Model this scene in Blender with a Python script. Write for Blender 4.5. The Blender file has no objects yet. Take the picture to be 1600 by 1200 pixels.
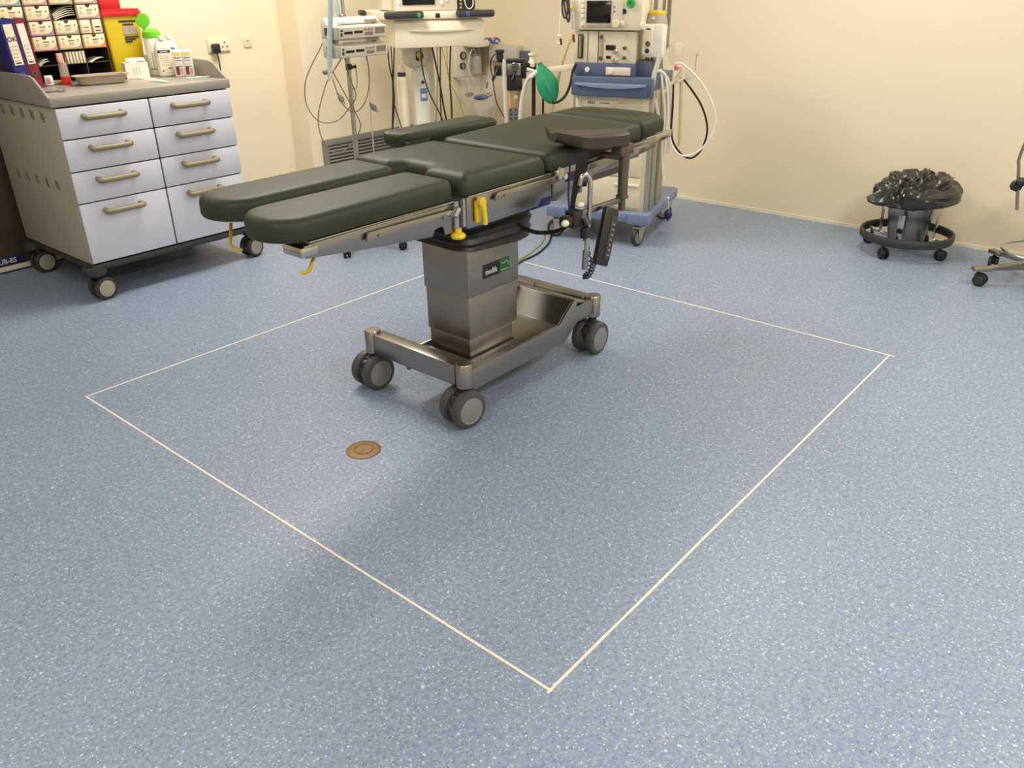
import bpy, bmesh, math, random
from mathutils import Vector, Matrix, noise

random.seed(7)
SC = bpy.context.scene
COL = SC.collection
PI = math.pi
R = math.radians

# ------------------------------------------------------------------ camera, world, lights, exposure
CAM = Vector((0.0, 0.0, 1.55))
FPX = 1273.865
ROT = Matrix(((0.64449715, 0.34921386, -0.68020078),
              (-0.76454664, 0.28318226, -0.57903044),
              (-0.00958466, 0.89322869, 0.44950044)))
cd = bpy.data.cameras.new('camera')
cam = bpy.data.objects.new('camera', cd)
COL.objects.link(cam)
cam.matrix_world = Matrix.Translation(CAM) @ ROT.to_4x4()
cd.sensor_width = 36.0
cd.lens = FPX / 1600 * 36.0
cd.clip_start = 0.05
SC.camera = cam

SC.view_settings.view_transform = 'Standard'
SC.view_settings.look = 'None'
SC.view_settings.gamma = 1.0
SC.view_settings.use_curve_mapping = False
SC.view_settings.exposure = 0.0

world = bpy.data.worlds.new('world')
SC.world = world
world.use_nodes = True
world.node_tree.nodes['Background'].inputs[0].default_value = (1.0, 0.93, 0.82, 1)
world.node_tree.nodes['Background'].inputs[1].default_value = 0.03

ROOM = dict(x0=-2.6, x1=5.58, y0=-2.6, y1=5.30, yp=5.08, xp=3.73, h=2.85)

def area(name, loc, sx, sy, power, col=(1.0, 0.945, 0.85)):
    ld = bpy.data.lights.new(name, 'AREA')
    ld.shape = 'RECTANGLE'
    ld.size = sx
    ld.size_y = sy
    ld.energy = power
    ld.color = col
    o = bpy.data.objects.new(name, ld)
    COL.objects.link(o)
    o.location = loc
    return o
for (lx, ly, pw) in ((2.9, 4.0, 68), (0.6, 3.7, 14), (4.5, 1.7, 32),
                     (1.9, -0.9, 64), (4.2, -0.8, 44), (-0.9, 1.2, 38), (-1.0, -1.4, 26)):
    area('ceiling_lamp', (lx, ly, 2.80), 1.2, 0.6, pw)

# ------------------------------------------------------------------ materials
def lin(c):
    return tuple(((x / 255 + 0.055) / 1.055) ** 2.4 if x > 10 else x / 255 / 12.92 for x in c)

def mat(name, rgb, rough=0.5, metal=0.0, var=0.0, vscale=8.0, bump=0.0, bscale=60.0, alpha=1.0,
        trans=0.0, coat=0.0, spec=0.5, stretch=(1, 1, 1), emit=0.0):
    m = bpy.data.materials.new(name)
    m.use_nodes = True
    nt = m.node_tree
    b = nt.nodes['Principled BSDF']
    c = lin(rgb)
    b.inputs['Base Color'].default_value = (*c, 1)
    b.inputs['Roughness'].default_value = rough
    b.inputs['Metallic'].default_value = metal
    b.inputs['Alpha'].default_value = alpha
    b.inputs['Transmission Weight'].default_value = trans
    b.inputs['Coat Weight'].default_value = coat
    b.inputs['Specular IOR Level'].default_value = spec
    if emit:
        b.inputs['Emission Color'].default_value = (*c, 1)
        b.inputs['Emission Strength'].default_value = emit
    tc = nt.nodes.new('ShaderNodeTexCoord')
    mp = nt.nodes.new('ShaderNodeMapping')
    mp.inputs['Scale'].default_value = stretch
    nt.links.new(tc.outputs['Object'], mp.inputs['Vector'])
    n = nt.nodes.new('ShaderNodeTexNoise')
    n.inputs['Scale'].default_value = vscale
    n.inputs['Detail'].default_value = 4
    nt.links.new(mp.outputs[0], n.inputs['Vector'])
    mr = nt.nodes.new('ShaderNodeMapRange')
    v = max(var, 0.02)
    mr.inputs['To Min'].default_value = 1 - v
    mr.inputs['To Max'].default_value = 1 + v
    nt.links.new(n.outputs[0], mr.inputs['Value'])
    mx = nt.nodes.new('ShaderNodeMix')
    mx.data_type = 'RGBA'
    mx.blend_type = 'MULTIPLY'
    mx.inputs[0].default_value = 1
    mx.inputs[6].default_value = (*c, 1)
    nt.links.new(mr.outputs[0], mx.inputs[7])
    nt.links.new(mx.outputs[2], b.inputs['Base Color'])
    if bump:
        n2 = nt.nodes.new('ShaderNodeTexNoise')
        n2.inputs['Scale'].default_value = bscale
        n2.inputs['Detail'].default_value = 5
        nt.links.new(mp.outputs[0], n2.inputs['Vector'])
        bp = nt.nodes.new('ShaderNodeBump')
        bp.inputs['Strength'].default_value = bump
        bp.inputs['Distance'].default_value = 0.01
        nt.links.new(n2.outputs[0], bp.inputs['Height'])
        nt.links.new(bp.outputs[0], b.inputs['Normal'])
    return m

def floor_mat():
    m = bpy.data.materials.new('speckled_blue_vinyl')
    m.use_nodes = True
    nt = m.node_tree
    N = nt.nodes.new
    L = nt.links.new
    b = nt.nodes['Principled BSDF']
    b.inputs['Roughness'].default_value = 0.42
    b.inputs['Specular IOR Level'].default_value = 0.45
    tc = N('ShaderNodeTexCoord')
    nz = N('ShaderNodeTexNoise'); nz.inputs['Scale'].default_value = 55; nz.inputs['Detail'].default_value = 2
    L(tc.outputs['Object'], nz.inputs['Vector'])
    add = N('ShaderNodeVectorMath'); add.operation = 'MULTIPLY_ADD'
    add.inputs[1].default_value = (0.016, 0.016, 0.0)
    L(nz.outputs['Color'], add.inputs[0]); L(tc.outputs['Object'], add.inputs[2])
    # soft mottling
    mot = N('ShaderNodeTexNoise'); mot.inputs['Scale'].default_value = 70; mot.inputs['Detail'].default_value = 6
    mot.inputs['Roughness'].default_value = 0.7
    L(tc.outputs['Object'], mot.inputs['Vector'])
    cr = N('ShaderNodeValToRGB')
    cr.color_ramp.elements[0].position = 0.33
    cr.color_ramp.elements[0].color = (*lin(FLOOR_D), 1)
    cr.color_ramp.elements[1].position = 0.67
    cr.color_ramp.elements[1].color = (*lin(FLOOR_L), 1)
    L(mot.outputs[0], cr.inputs[0])
    col = cr.outputs[0]
    for scale, chan, lo, hi, dist, rgb, amt in (
            (170, 0, 0.80, 1.01, 0.45, FLOOR_CHIP, 0.7),
            (78, 1, 0.955, 1.01, 0.27, FLOOR_WHITE, 0.7),
            (180, 2, 0.945, 1.01, 0.40, FLOOR_WHITE, 0.65),
            (150, 1, -0.01, 0.07, 0.40, FLOOR_DARK, 0.6),
            (210, 0, -0.01, 0.14, 0.45, FLOOR_DARK, 0.5)):
        vo = N('ShaderNodeTexVoronoi'); vo.inputs['Scale'].default_value = scale
        L(add.outputs[0], vo.inputs['Vector'])
        sp = N('ShaderNodeSeparateColor')
        L(vo.outputs['Color'], sp.inputs[0])
        g1 = N('ShaderNodeMath'); g1.operation = 'GREATER_THAN'; g1.inputs[1].default_value = lo
        g2 = N('ShaderNodeMath'); g2.operation = 'LESS_THAN'; g2.inputs[1].default_value = hi
        g3 = N('ShaderNodeMath'); g3.operation = 'LESS_THAN'; g3.inputs[1].default_value = dist
        L(sp.outputs[chan], g1.inputs[0]); L(sp.outputs[chan], g2.inputs[0]); L(vo.outputs['Distance'], g3.inputs[0])
        a = N('ShaderNodeMath'); a.operation = 'MULTIPLY'; L(g1.outputs[0], a.inputs[0]); L(g2.outputs[0], a.inputs[1])
        c = N('ShaderNodeMath'); c.operation = 'MULTIPLY'; L(a.outputs[0], c.inputs[0]); L(g3.outputs[0], c.inputs[1])
        d = N('ShaderNodeMath'); d.operation = 'MULTIPLY'; d.inputs[1].default_value = amt; L(c.outputs[0], d.inputs[0])
        mx = N('ShaderNodeMix'); mx.data_type = 'RGBA'
        mx.inputs[7].default_value = (*lin(rgb), 1)
        L(d.outputs[0], mx.inputs[0]); L(col, mx.inputs[6])
        col = mx.outputs[2]
    L(col, b.inputs['Base Color'])
    return m

FLOOR_D = (118, 133, 158)
FLOOR_L = (147, 161, 185)
FLOOR_CHIP = (166, 177, 194)
FLOOR_WHITE = (216, 220, 224)
FLOOR_DARK = (92, 104, 128)

M = {}
def defm(k, *a, **kw):
    M[k] = mat(k, *a, **kw)
M['floor'] = floor_mat()
defm('cream_wall_paint', (236, 222, 193), 0.6, var=0.015, vscale=1.5, bump=0.03, bscale=300)
defm('ceiling_white', (235, 232, 224), 0.8)
defm('coving_white', (235, 226, 205), 0.4)
defm('line_cream', (232, 222, 205), 0.5, var=0.08, vscale=30)
defm('brass', (128, 98, 58), 0.5, metal=0.4, var=0.25, vscale=60)
defm('steel', (158, 155, 150), 0.30, metal=1.0, var=0.06, vscale=14, stretch=(1, 1, 6))
defm('steel_brushed', (156, 150, 141), 0.36, metal=1.0, var=0.10, vscale=10, bump=0.03, bscale=40, stretch=(1, 1, 12))
defm('chrome', (196, 193, 188), 0.16, metal=1.0)
defm('dark_steel', (110, 100, 88), 0.42, metal=0.7, var=0.08)
defm('dark_green_vinyl', (50, 57, 43), 0.50, var=0.05, vscale=6, bump=0.05, bscale=500, spec=0.3)
defm('brown_gel', (70, 60, 50), 0.5, var=0.05, bump=0.04, bscale=300)
defm('black_rubber', (26, 25, 26), 0.55)
defm('black_gloss', (20, 20, 22), 0.25)
defm('black_plastic', (34, 33, 34), 0.42)
defm('charcoal', (52, 52, 53), 0.5)
defm('tyre_grey', (72, 72, 74), 0.5)
defm('disc_grey', (130, 130, 128), 0.45)
defm('disc_beige', (168, 160, 142), 0.5)
defm('bin_film', (38, 36, 33), 0.27, spec=0.7)
defm('cabinet_beige', (172, 164, 150), 0.5)
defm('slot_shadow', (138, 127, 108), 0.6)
defm('worktop_grey', (150, 145, 136), 0.28, var=0.05, vscale=20)
defm('drawer_blue_grey', (206, 208, 220), 0.42)
defm('handle_tan', (138, 124, 100), 0.38, var=0.06, vscale=40)
defm('gap_dark', (30, 28, 28), 0.7)
defm('cream_plastic', (226, 215, 186), 0.42)
defm('ivory', (236, 226, 200), 0.4)
defm('white_plastic', (236, 232, 220), 0.38)
defm('warm_white', (222, 212, 192), 0.45)
defm('pump_grey', (200, 192, 180), 0.45)
defm('pump_face', (226, 220, 206), 0.4)
defm('display_dark', (40, 34, 32), 0.2)
defm('display_red', (74, 26, 20), 0.3)
defm('screen_black', (22, 20, 24), 0.15)
defm('machine_blue', (86, 96, 124), 0.42)
defm('machine_blue_light', (140, 150, 174), 0.38)
defm('base_blue', (116, 132, 166), 0.42)
defm('aluminium', (190, 184, 168), 0.35, metal=0.8)
defm('yellow_plastic', (226, 196, 40), 0.4)
defm('yellow_rod', (206, 178, 40), 0.4)
defm('sharps_yellow', (214, 186, 32), 0.4, var=0.04)
defm('red_plastic', (196, 34, 36), 0.35)
defm('spray_red', (214, 52, 38), 0.3)
defm('green_plastic', (112, 200, 40), 0.35)
defm('bag_green', (32, 150, 104), 0.38)
defm('knob_green', (60, 158, 76), 0.35)
defm('knob_blue', (48, 96, 178), 0.35)
defm('bulb_navy', (30, 36, 100), 0.35)
defm('hose_blue', (184, 206, 212), 0.4, alpha=0.9)
defm('hose_clear', (226, 222, 210), 0.25, alpha=0.8)
defm('hose_white', (232, 228, 216), 0.35)
defm('hose_yellowish', (222, 206, 160), 0.3, alpha=0.6)
defm('clear_plastic', (232, 232, 226), 0.12, alpha=0.35)
defm('pink_clear', (240, 222, 210), 0.3, alpha=0.3)
defm('pink_plastic', (228, 170, 162), 0.35)
defm('film_clear', (236, 236, 236), 0.15, alpha=0.22)
defm('soda_lime', (206, 172, 126), 0.5)
defm('cable_grey', (128, 118, 100), 0.5)
defm('cable_light', (206, 200, 188), 0.5)
defm('cable_black', (28, 27, 28), 0.5)
defm('cable_yellow_green', (150, 150, 60), 0.5)
defm('pack_blue', (78, 90, 150), 0.4)
defm('binder_blue', (36, 40, 122), 0.4, var=0.05)
defm('binder_red', (126, 28, 48), 0.42, var=0.05)
defm('label_paper', (234, 222, 196), 0.6)
defm('ink_dark', (52, 46, 52), 0.6)
defm('ink_soft', (150, 138, 120), 0.6)
defm('ink_navy', (34, 38, 92), 0.6)
defm('ink_white', (236, 234, 228), 0.6)
defm('label_green', (24, 104, 60), 0.5)
defm('label_green_dark', (24, 60, 34), 0.5)
defm('label_orange', (222, 120, 70), 0.6)
defm('label_purple', (164, 124, 166), 0.6)
defm('label_pink', (196, 142, 150), 0.6)
defm('label_blue', (126, 156, 186), 0.6)
defm('label_greige', (168, 156, 138), 0.6)
defm('label_maroon', (118, 30, 30), 0.5)
defm('label_yellow', (236, 206, 76), 0.5)
defm('carton_cream', (232, 216, 182), 0.6)
defm('paper_white', (236, 230, 214), 0.7)
defm('pouch_green', (206, 216, 178), 0.5)
defm('pulp_grey', (176, 160, 142), 0.85, bump=0.1, bscale=200)
defm('label_blue_print', (112, 136, 178), 0.55)

# ------------------------------------------------------------------ geometry helpers
class MB:
    def __init__(s):
        s.v, s.f, s.mi, s.cur, s.M = [], [], [], 0, Matrix()
    def add(s, verts, faces):
        k = len(s.v)
        s.v += [tuple(s.M @ Vector(p)) for p in verts]
        s.f += [tuple(i + k for i in f) for f in faces]
        s.mi += [s.cur] * len(faces)
        return s
    def bm_add(s, bm, T):
        bm.verts.index_update()
        s.add([T @ v.co for v in bm.verts], [[v.index for v in f.verts] for f in bm.faces])
        bm.free()
        return s
    def box(s, c, d, rz=0.0, bev=0.0, T=None, seg=2):
        bm = bmesh.new()
        bmesh.ops.create_cube(bm, size=1)
        for v in bm.verts:
            v.co = Vector((v.co.x * d[0], v.co.y * d[1], v.co.z * d[2]))
        if bev:
            bmesh.ops.bevel(bm, geom=bm.edges[:], offset=min(bev, min(d) * 0.49), segments=seg, profile=0.5, affect='EDGES')
        X = Matrix.Translation(c) @ Matrix.Rotation(rz, 4, 'Z')
        if T is not None:
            X = Matrix.Translation(c) @ T
        return s.bm_add(bm, X)
    def b2(s, lo, hi, bev=0.0):
        return s.box([(a + b) / 2 for a, b in zip(lo, hi)], [abs(b - a) for a, b in zip(lo, hi)], bev=bev)
    def cyl(s, p0, p1, r, r2=None, n=20, bev=0.0):
        p0, p1 = Vector(p0), Vector(p1)
        r2 = r if r2 is None else r2
        L = (p1 - p0).length
        prof = [(0, 0), (r, 0), (r2, L), (0, L)]
        if bev:
            prof = [(0, 0), (r - bev, 0), (r, bev), (r2, L - bev), (r2 - bev, L), (0, L)]
        q = (p1 - p0).to_track_quat('Z', 'Y').to_matrix().to_4x4()
        return s.lathe(prof, T=Matrix.Translation(p0) @ q, n=n)
    def lathe(s, prof, c=(0, 0, 0), T=None, n=28, fn=None):
        T = Matrix.Translation(c) if T is None else T
        vs, fs, rings = [], [], []
        for (r, z) in prof:
            if r < 1e-6:
                rings.append([len(vs)]); vs.append(T @ Vector((0, 0, z)))
            else:
                rg = []
                for i in range(n):
                    a = 2 * PI * i / n
                    p = Vector((r * math.cos(a), r * math.sin(a), z))
                    if fn: p = fn(p, a)
                    rg.append(len(vs)); vs.append(T @ p)
                rings.append(rg)
        for A, B in zip(rings, rings[1:]):
            for i in range(n):
                j = (i + 1) % n
                if len(A) == 1 and len(B) == 1: continue
                if len(A) == 1: fs.append((A[0], B[j], B[i])[::-1])
                elif len(B) == 1: fs.append((A[i], A[j], B[0]))
                else: fs.append((A[i], A[j], B[j], B[i]))
        return s.add(vs, fs)
    def tube(s, pts, r, n=8, sub=6, closed=False, ripple=None):
        P = [Vector(p) for p in pts]
        if sub > 1 and len(P) > 2:
            Q = []
            m = len(P)
            rng = range(m if closed else m - 1)
            for i in rng:
                g = lambda k: P[k % m] if closed else P[max(0, min(m - 1, k))]
                a, b, c, d = g(i - 1), g(i), g(i + 1), g(i + 2)
                for k in range(sub):
                    t = k / sub
                    Q.append(0.5 * ((2 * b) + (c - a) * t + (2 * a - 5 * b + 4 * c - d) * t * t + (3 * b - a - 3 * c + d) * t ** 3))
            if not closed: Q.append(P[-1])
            P = Q
        m = len(P)
        up = None
        vs, fs = [], []
        for i, p in enumerate(P):
            t = (P[(i + 1) % m] - P[i - 1]) if closed else (P[min(m - 1, i + 1)] - P[max(0, i - 1)])
            t = t.normalized() if t.length > 1e-9 else Vector((0, 0, 1))
            if up is None:
                up = t.orthogonal().normalized()
            up = (up - t * up.dot(t))
            up = up.normalized() if up.length > 1e-6 else t.orthogonal().normalized()
            w = t.cross(up)
            rr = r[min(len(r) - 1, i * len(r) // m)] if isinstance(r, (list, tuple)) else r
            if ripple and i % 2: rr *= ripple
            for k in range(n):
                a = 2 * PI * k / n
                vs.append(p + (up * math.cos(a) + w * math.sin(a)) * rr)
        for i in range(m if closed else m - 1):
            for k in range(n):
                a, b = i * n + k, i * n + (k + 1) % n
                c, d = ((i + 1) % m) * n + (k + 1) % n, ((i + 1) % m) * n + k
                fs.append((a, b, c, d))
        if not closed:
            fs.append(tuple(range(n))[::-1])
            fs.append(tuple((m - 1) * n + k for k in range(n)))
        return s.add(vs, fs)
    def prism(s, poly, z0, z1, axis='Z', bev=0.0):
        """poly in 2D extruded: axis Z -> (x,y,z); axis Y -> (x,z) extruded along y; axis X -> (y,z) along x"""
        n = len(poly)
        def mk(p, h):
            return {'Z': (p[0], p[1], h), 'Y': (p[0], h, p[1]), 'X': (h, p[0], p[1])}[axis]
        bm = bmesh.new()
        a = [bm.verts.new(mk(p, z0)) for p in poly]
        b = [bm.verts.new(mk(p, z1)) for p in poly]
        bm.faces.new(a[::-1]); bm.faces.new(b)
        for i in range(n):
            j = (i + 1) % n
            bm.faces.new((a[i], a[j], b[j], b[i]))
        bmesh.ops.recalc_face_normals(bm, faces=bm.faces[:])
        if bev:
            bmesh.ops.bevel(bm, geom=bm.edges[:], offset=bev, segments=2, profile=0.5, affect='EDGES')
        return s.bm_add(bm, Matrix())
    def pad(s, corners, prof, zfn=None, seg=7):
        """cushion: rounded outline from (x, y, radius) corners lofted through (inset, z) rings"""
        C = [(Vector(c[:2]), c[2] if len(c) > 2 else 0.0) for c in corners]
        n = len(C)
        ar = sum(C[i][0].x * C[(i + 1) % n][0].y - C[(i + 1) % n][0].x * C[i][0].y for i in range(n))
        if ar < 0: C.reverse()
        vs, fs, k = [], [], 0
        for (ins, z) in prof:
            out = []
            for i in range(n):
                p, r = C[i]
                e1 = (p - C[i - 1][0]).normalized(); e2 = (C[(i + 1) % n][0] - p).normalized()
                n1 = Vector((-e1.y, e1.x)); n2 = Vector((-e2.y, e2.x))
                m = n1 + n2
                m = m / max(0.3, m.length_squared / 2)
                convex = e1.x * e2.y - e1.y * e2.x > 0
                out.append((*(p + m * ins), max(0.0015, r - ins if convex else r + ins)))
            ring = rp(out, seg)
            k = len(ring)
            vs += [(x, y, z + (zfn(x, y, z) if zfn else 0)) for x, y in ring]
        for r in range(len(prof) - 1):
            for i in range(k):
                j = (i + 1) % k
                fs.append((r * k + i, r * k + j, (r + 1) * k + j, (r + 1) * k + i))
        fs.append(tuple(range(k))[::-1])
        fs.append(tuple((len(prof) - 1) * k + i for i in range(k)))
        return s.add(vs, fs)
    def sphere(s, c, r, sc=(1, 1, 1), n=20):
        prof = [(r * math.sin(PI * i / 12), -r * math.cos(PI * i / 12)) for i in range(13)]
        prof[0] = (0, -r); prof[-1] = (0, r)
        return s.lathe(prof, T=Matrix.Translation(c) @ Matrix.Diagonal((*sc, 1)), n=n)
    def build(s, name, mats, parent=None, smooth=38, T=None):
        me = bpy.data.meshes.new(name)
        me.from_pydata(s.v, [], s.f)
        if not isinstance(mats, (list, tuple)): mats = [mats]
        for m in mats: me.materials.append(M[m] if isinstance(m, str) else m)
        me.polygons.foreach_set('material_index', s.mi)
        me.validate()
        if smooth:
            me.polygons.foreach_set('use_smooth', [True] * len(me.polygons))
            me.set_sharp_from_angle(angle=R(smooth))
        me.update()
        o = bpy.data.objects.new(name, me)
        COL.objects.link(o)
        if parent is not None: o.parent = parent
        if T is not None: o.matrix_local = T
        return o

def rp(pts, seg=6):
    """rounded polygon from (x, y, radius) corners"""
    n = len(pts); out = []
    for i in range(n):
        p = Vector(pts[i][:2]); r = pts[i][2] if len(pts[i]) > 2 else 0
        if r <= 0:
            out.append((p.x, p.y)); continue
        a = (Vector(pts[i - 1][:2]) - p); b = (Vector(pts[(i + 1) % n][:2]) - p)
        la, lb = a.length, b.length
        a.normalize(); b.normalize()
        ang = math.acos(max(-1, min(1, a.dot(b))))
        d = min(r / math.tan(ang / 2), la * 0.5, lb * 0.5)
        rr = d * math.tan(ang / 2)
        c = p + (a + b).normalized() * (rr / math.sin(ang / 2))
        s0 = p + a * d - c; s1 = p + b * d - c
        a0 = math.atan2(s0.y, s0.x); a1 = math.atan2(s1.y, s1.x)
        da = (a1 - a0 + PI) % (2 * PI) - PI
        for k in range(seg + 1):
            t = a0 + da * k / seg
            out.append((c.x + rr * math.cos(t), c.y + rr * math.sin(t)))
    return out

def info(o, label, cat, group=None):
    o['label'] = label
    o['category'] = cat
    if group: o['group'] = group
    return o
def thing(name, label, cat, loc=(0, 0, 0), rz=0.0, group=None):
    o = bpy.data.objects.new(name, None)
    o.empty_display_size = 0.1
    COL.objects.link(o)
    o.location = loc
    o.rotation_euler = (0, 0, rz)
    return info(o, label, cat, group)
def struct(o):
    o['kind'] = 'structure'
    return o

def on_plane(px, py, base, ang=None):
    """point of the line of sight through photo pixel (px, py) on a vertical plane through base=(X, Y)"""
    d = ROT @ Vector((px - 800, -(py - 600), -FPX))
    n = Vector((CAM.x - base[0], CAM.y - base[1], 0)) if ang is None else Vector((-math.sin(ang), math.cos(ang), 0))
    t = (Vector((base[0], base[1], 0)) - CAM).dot(n) / d.dot(n)
    return CAM + d * t
def on_height(px, py, z):
    d = ROT @ Vector((px - 800, -(py - 600), -FPX))
    return CAM + d * ((z - CAM.z) / d.z)

def text_mesh(mb, s, size, T, depth=0.0004, bold=0.0, sx=1.0):
    cu = bpy.data.curves.new('txt', 'FONT')
    cu.body = s; cu.size = size; cu.extrude = depth; cu.offset = bold
    cu.align_x = 'CENTER'; cu.align_y = 'CENTER'
    cu.resolution_u = 2
    o = bpy.data.objects.new('txt', cu)
    me = bpy.data.meshes.new_from_object(o)
    T = T @ Matrix.Diagonal((sx, 1, 1, 1))
    mb.add([T @ v.co for v in me.vertices], [tuple(p.vertices) for p in me.polygons])
    bpy.data.objects.remove(o); bpy.data.curves.remove(cu); bpy.data.meshes.remove(me)

def face_T(origin, xdir, zdir=(0, 0, 1)):
    """frame for flat prints: local x along xdir, local y up, local z out of the face"""
    x = Vector(xdir).normalized(); y = Vector(zdir).normalized()
    z = x.cross(y)
    m = Matrix((x, y, z)).transposed().to_4x4()
    return Matrix.Translation(origin) @ m

def copy_tree(o, parent=None):
    c = o.copy(); COL.objects.link(c)
    if parent is not None: c.parent = parent
    for ch in [k for k in list(COL.objects) if k.parent == o]:
        copy_tree(ch, c)
    return c

# ------------------------------------------------------------------ room shell
X0, X1, Y0, Y1, YP, XP, HT = (ROOM[k] for k in ('x0', 'x1', 'y0', 'y1', 'yp', 'xp', 'h'))
mb = MB(); mb.b2((X0, Y0, -0.06), (X1 + 0.1, Y1 + 0.1, 0)); struct(mb.build('floor', 'floor', smooth=0))
mb = MB(); mb.b2((X0, Y0, HT), (X1 + 0.1, Y1 + 0.1, HT + 0.08)); struct(mb.build('ceiling', 'ceiling_white', smooth=0))
mb = MB(); mb.b2((X1, Y0, 0), (X1 + 0.1, Y1 + 0.1, HT)); struct(mb.build('wall_right', 'cream_wall_paint', smooth=0))
mb = MB(); mb.prism([(X0, Y1), (XP, Y1), (XP, YP), (X1, YP), (X1, Y1 + 0.1), (X0, Y1 + 0.1)], 0, HT)
struct(mb.build('wall_back', 'cream_wall_paint', smooth=0))
mb = MB(); mb.b2((X0 - 0.1, Y0, 0), (X0, Y1 + 0.1, HT)); struct(mb.build('wall_left', 'cream_wall_paint', smooth=0))
mb = MB(); mb.b2((X0 - 0.1, Y0 - 0.1, 0), (X1 + 0.1, Y0, HT)); struct(mb.build('wall_front', 'cream_wall_paint', smooth=0))
mb = MB(); mb.b2((X1 - 0.006, Y0, 0), (X1, YP, 0.022)); struct(mb.build('baseboard_right', 'coving_white', smooth=0))
mb = MB()
mb.prism([(2.02, Y1), (2.02, Y1 - 0.006), (XP - 0.006, Y1 - 0.006), (XP - 0.006, YP - 0.006), (X1 - 0.006, YP - 0.006), (X1 - 0.006, YP), (XP, YP), (XP, Y1)], 0, 0.022)
struct(mb.build('baseboard_back', 'coving_white', smooth=0))

# steel door leaf in the back wall, left of the drawer trolley
door = MB(); door.b2((0.62, Y1 - 0.05, 0.012), (2.0, Y1, 2.1), bev=0.004)
door = struct(door.build('door_1', 'dark_steel'))
mb = MB(); mb.b2((1.33, Y1 - 0.056, 0.045), (1.695, Y1 - 0.05, 0.095), bev=0.001)
lb = mb.build('threshold_label', 'ink_navy', door)
mb = MB(); text_mesh(mb, 'ITUB-BS', 0.042, face_T((1.585, Y1 - 0.0565, 0.068), (1, 0, 0)), sx=0.9)
mb.build('lettering', 'ink_white', lb, smooth=0)
mb = MB(); mb.b2((0.62, Y1 - 0.058, 0.012), (2.0, Y1 - 0.05, 0.04), bev=0.001)
mb.build('door_seal', 'warm_white', door)

# ------------------------------------------------------------------ floor marking and outlet
ax0, ax1, ay0, ay1 = 1.143, 3.637, 0.862, 3.292
mk = thing('floor_marking', 'thin cream line rectangle taped on the blue floor around the operating table', 'floor marking', (2.39, 2.08, 0))
def strip(a, b, w, zt=0.0009):
    m = MB()
    a, b = Vector(a) - Vector((2.39, 2.08)), Vector(b) - Vector((2.39, 2.08))
    d = (b - a).normalized(); nrm = Vector((-d.y, d.x))
    k = 48; L = []; Rr = []
    for i in range(k + 1):
        p = a.lerp(b, i / k)
        ww = w * (1 + 0.22 * noise.noise(Vector((p.x * 9, p.y * 9, 3))))
        off = 0.0016 * noise.noise(Vector((p.x * 3, p.y * 3, 9)))
        q = p + nrm * off
        L.append(q + nrm * ww / 2); Rr.append(q - nrm * ww / 2)
    vs = [(p.x, p.y, zt) for p in L] + [(p.x, p.y, zt) for p in Rr] + [(p.x, p.y, 0.0001) for p in L] + [(p.x, p.y, 0.0001) for p in Rr]
    n1 = k + 1; fs = []
    for i in range(k):
        fs.append((i, n1 + i, n1 + i + 1, i + 1))
        fs.append((i, i + 1, 2 * n1 + i + 1, 2 * n1 + i))
        fs.append((n1 + i, 3 * n1 + i, 3 * n1 + i + 1, n1 + i + 1))
    m.add(vs, fs)
    m.build('marking_strip', 'line_cream', mk, smooth=0)
strip((ax0, ay1), (ax0, ay0 - 0.006), 0.0075)
strip((ax0 - 0.012, ay0), (ax1 + 0.004, ay0), 0.0075, 0.0013)
strip((ax1, ay0 - 0.022), (ax1, ay1), 0.0085)
strip((ax0 - 0.004, ay1), (ax1, ay1), 0.0085, 0.0013)

oc = thing('floor_outlet_cover', 'round brown brass outlet cover set in the floor before the table', 'floor outlet', (1.594, 2.072, 0))
mb = MB(); mb.lathe([(0, 0.001), (0.062, 0.001), (0.0635, 0.0022), (0.060, 0.0034), (0.036, 0.0036), (0.034, 0.0018), (0.032, 0.0018)] , n=48,
                   fn=lambda p, a: p * (1 + 0.012 * math.sin(9 * a) if p.length > 0.05 else 1))
mb.build('cover_ring', 'brass', oc)
mb = MB(); mb.lathe([(0.032, 0.0018), (0.0315, 0.0036), (0.0, 0.0040)], n=40)
mb.box((0.0, 0, 0.0044), (0.022, 0.003, 0.001), rz=0.6)
mb.build('centre_plug', 'brass', oc)

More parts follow.
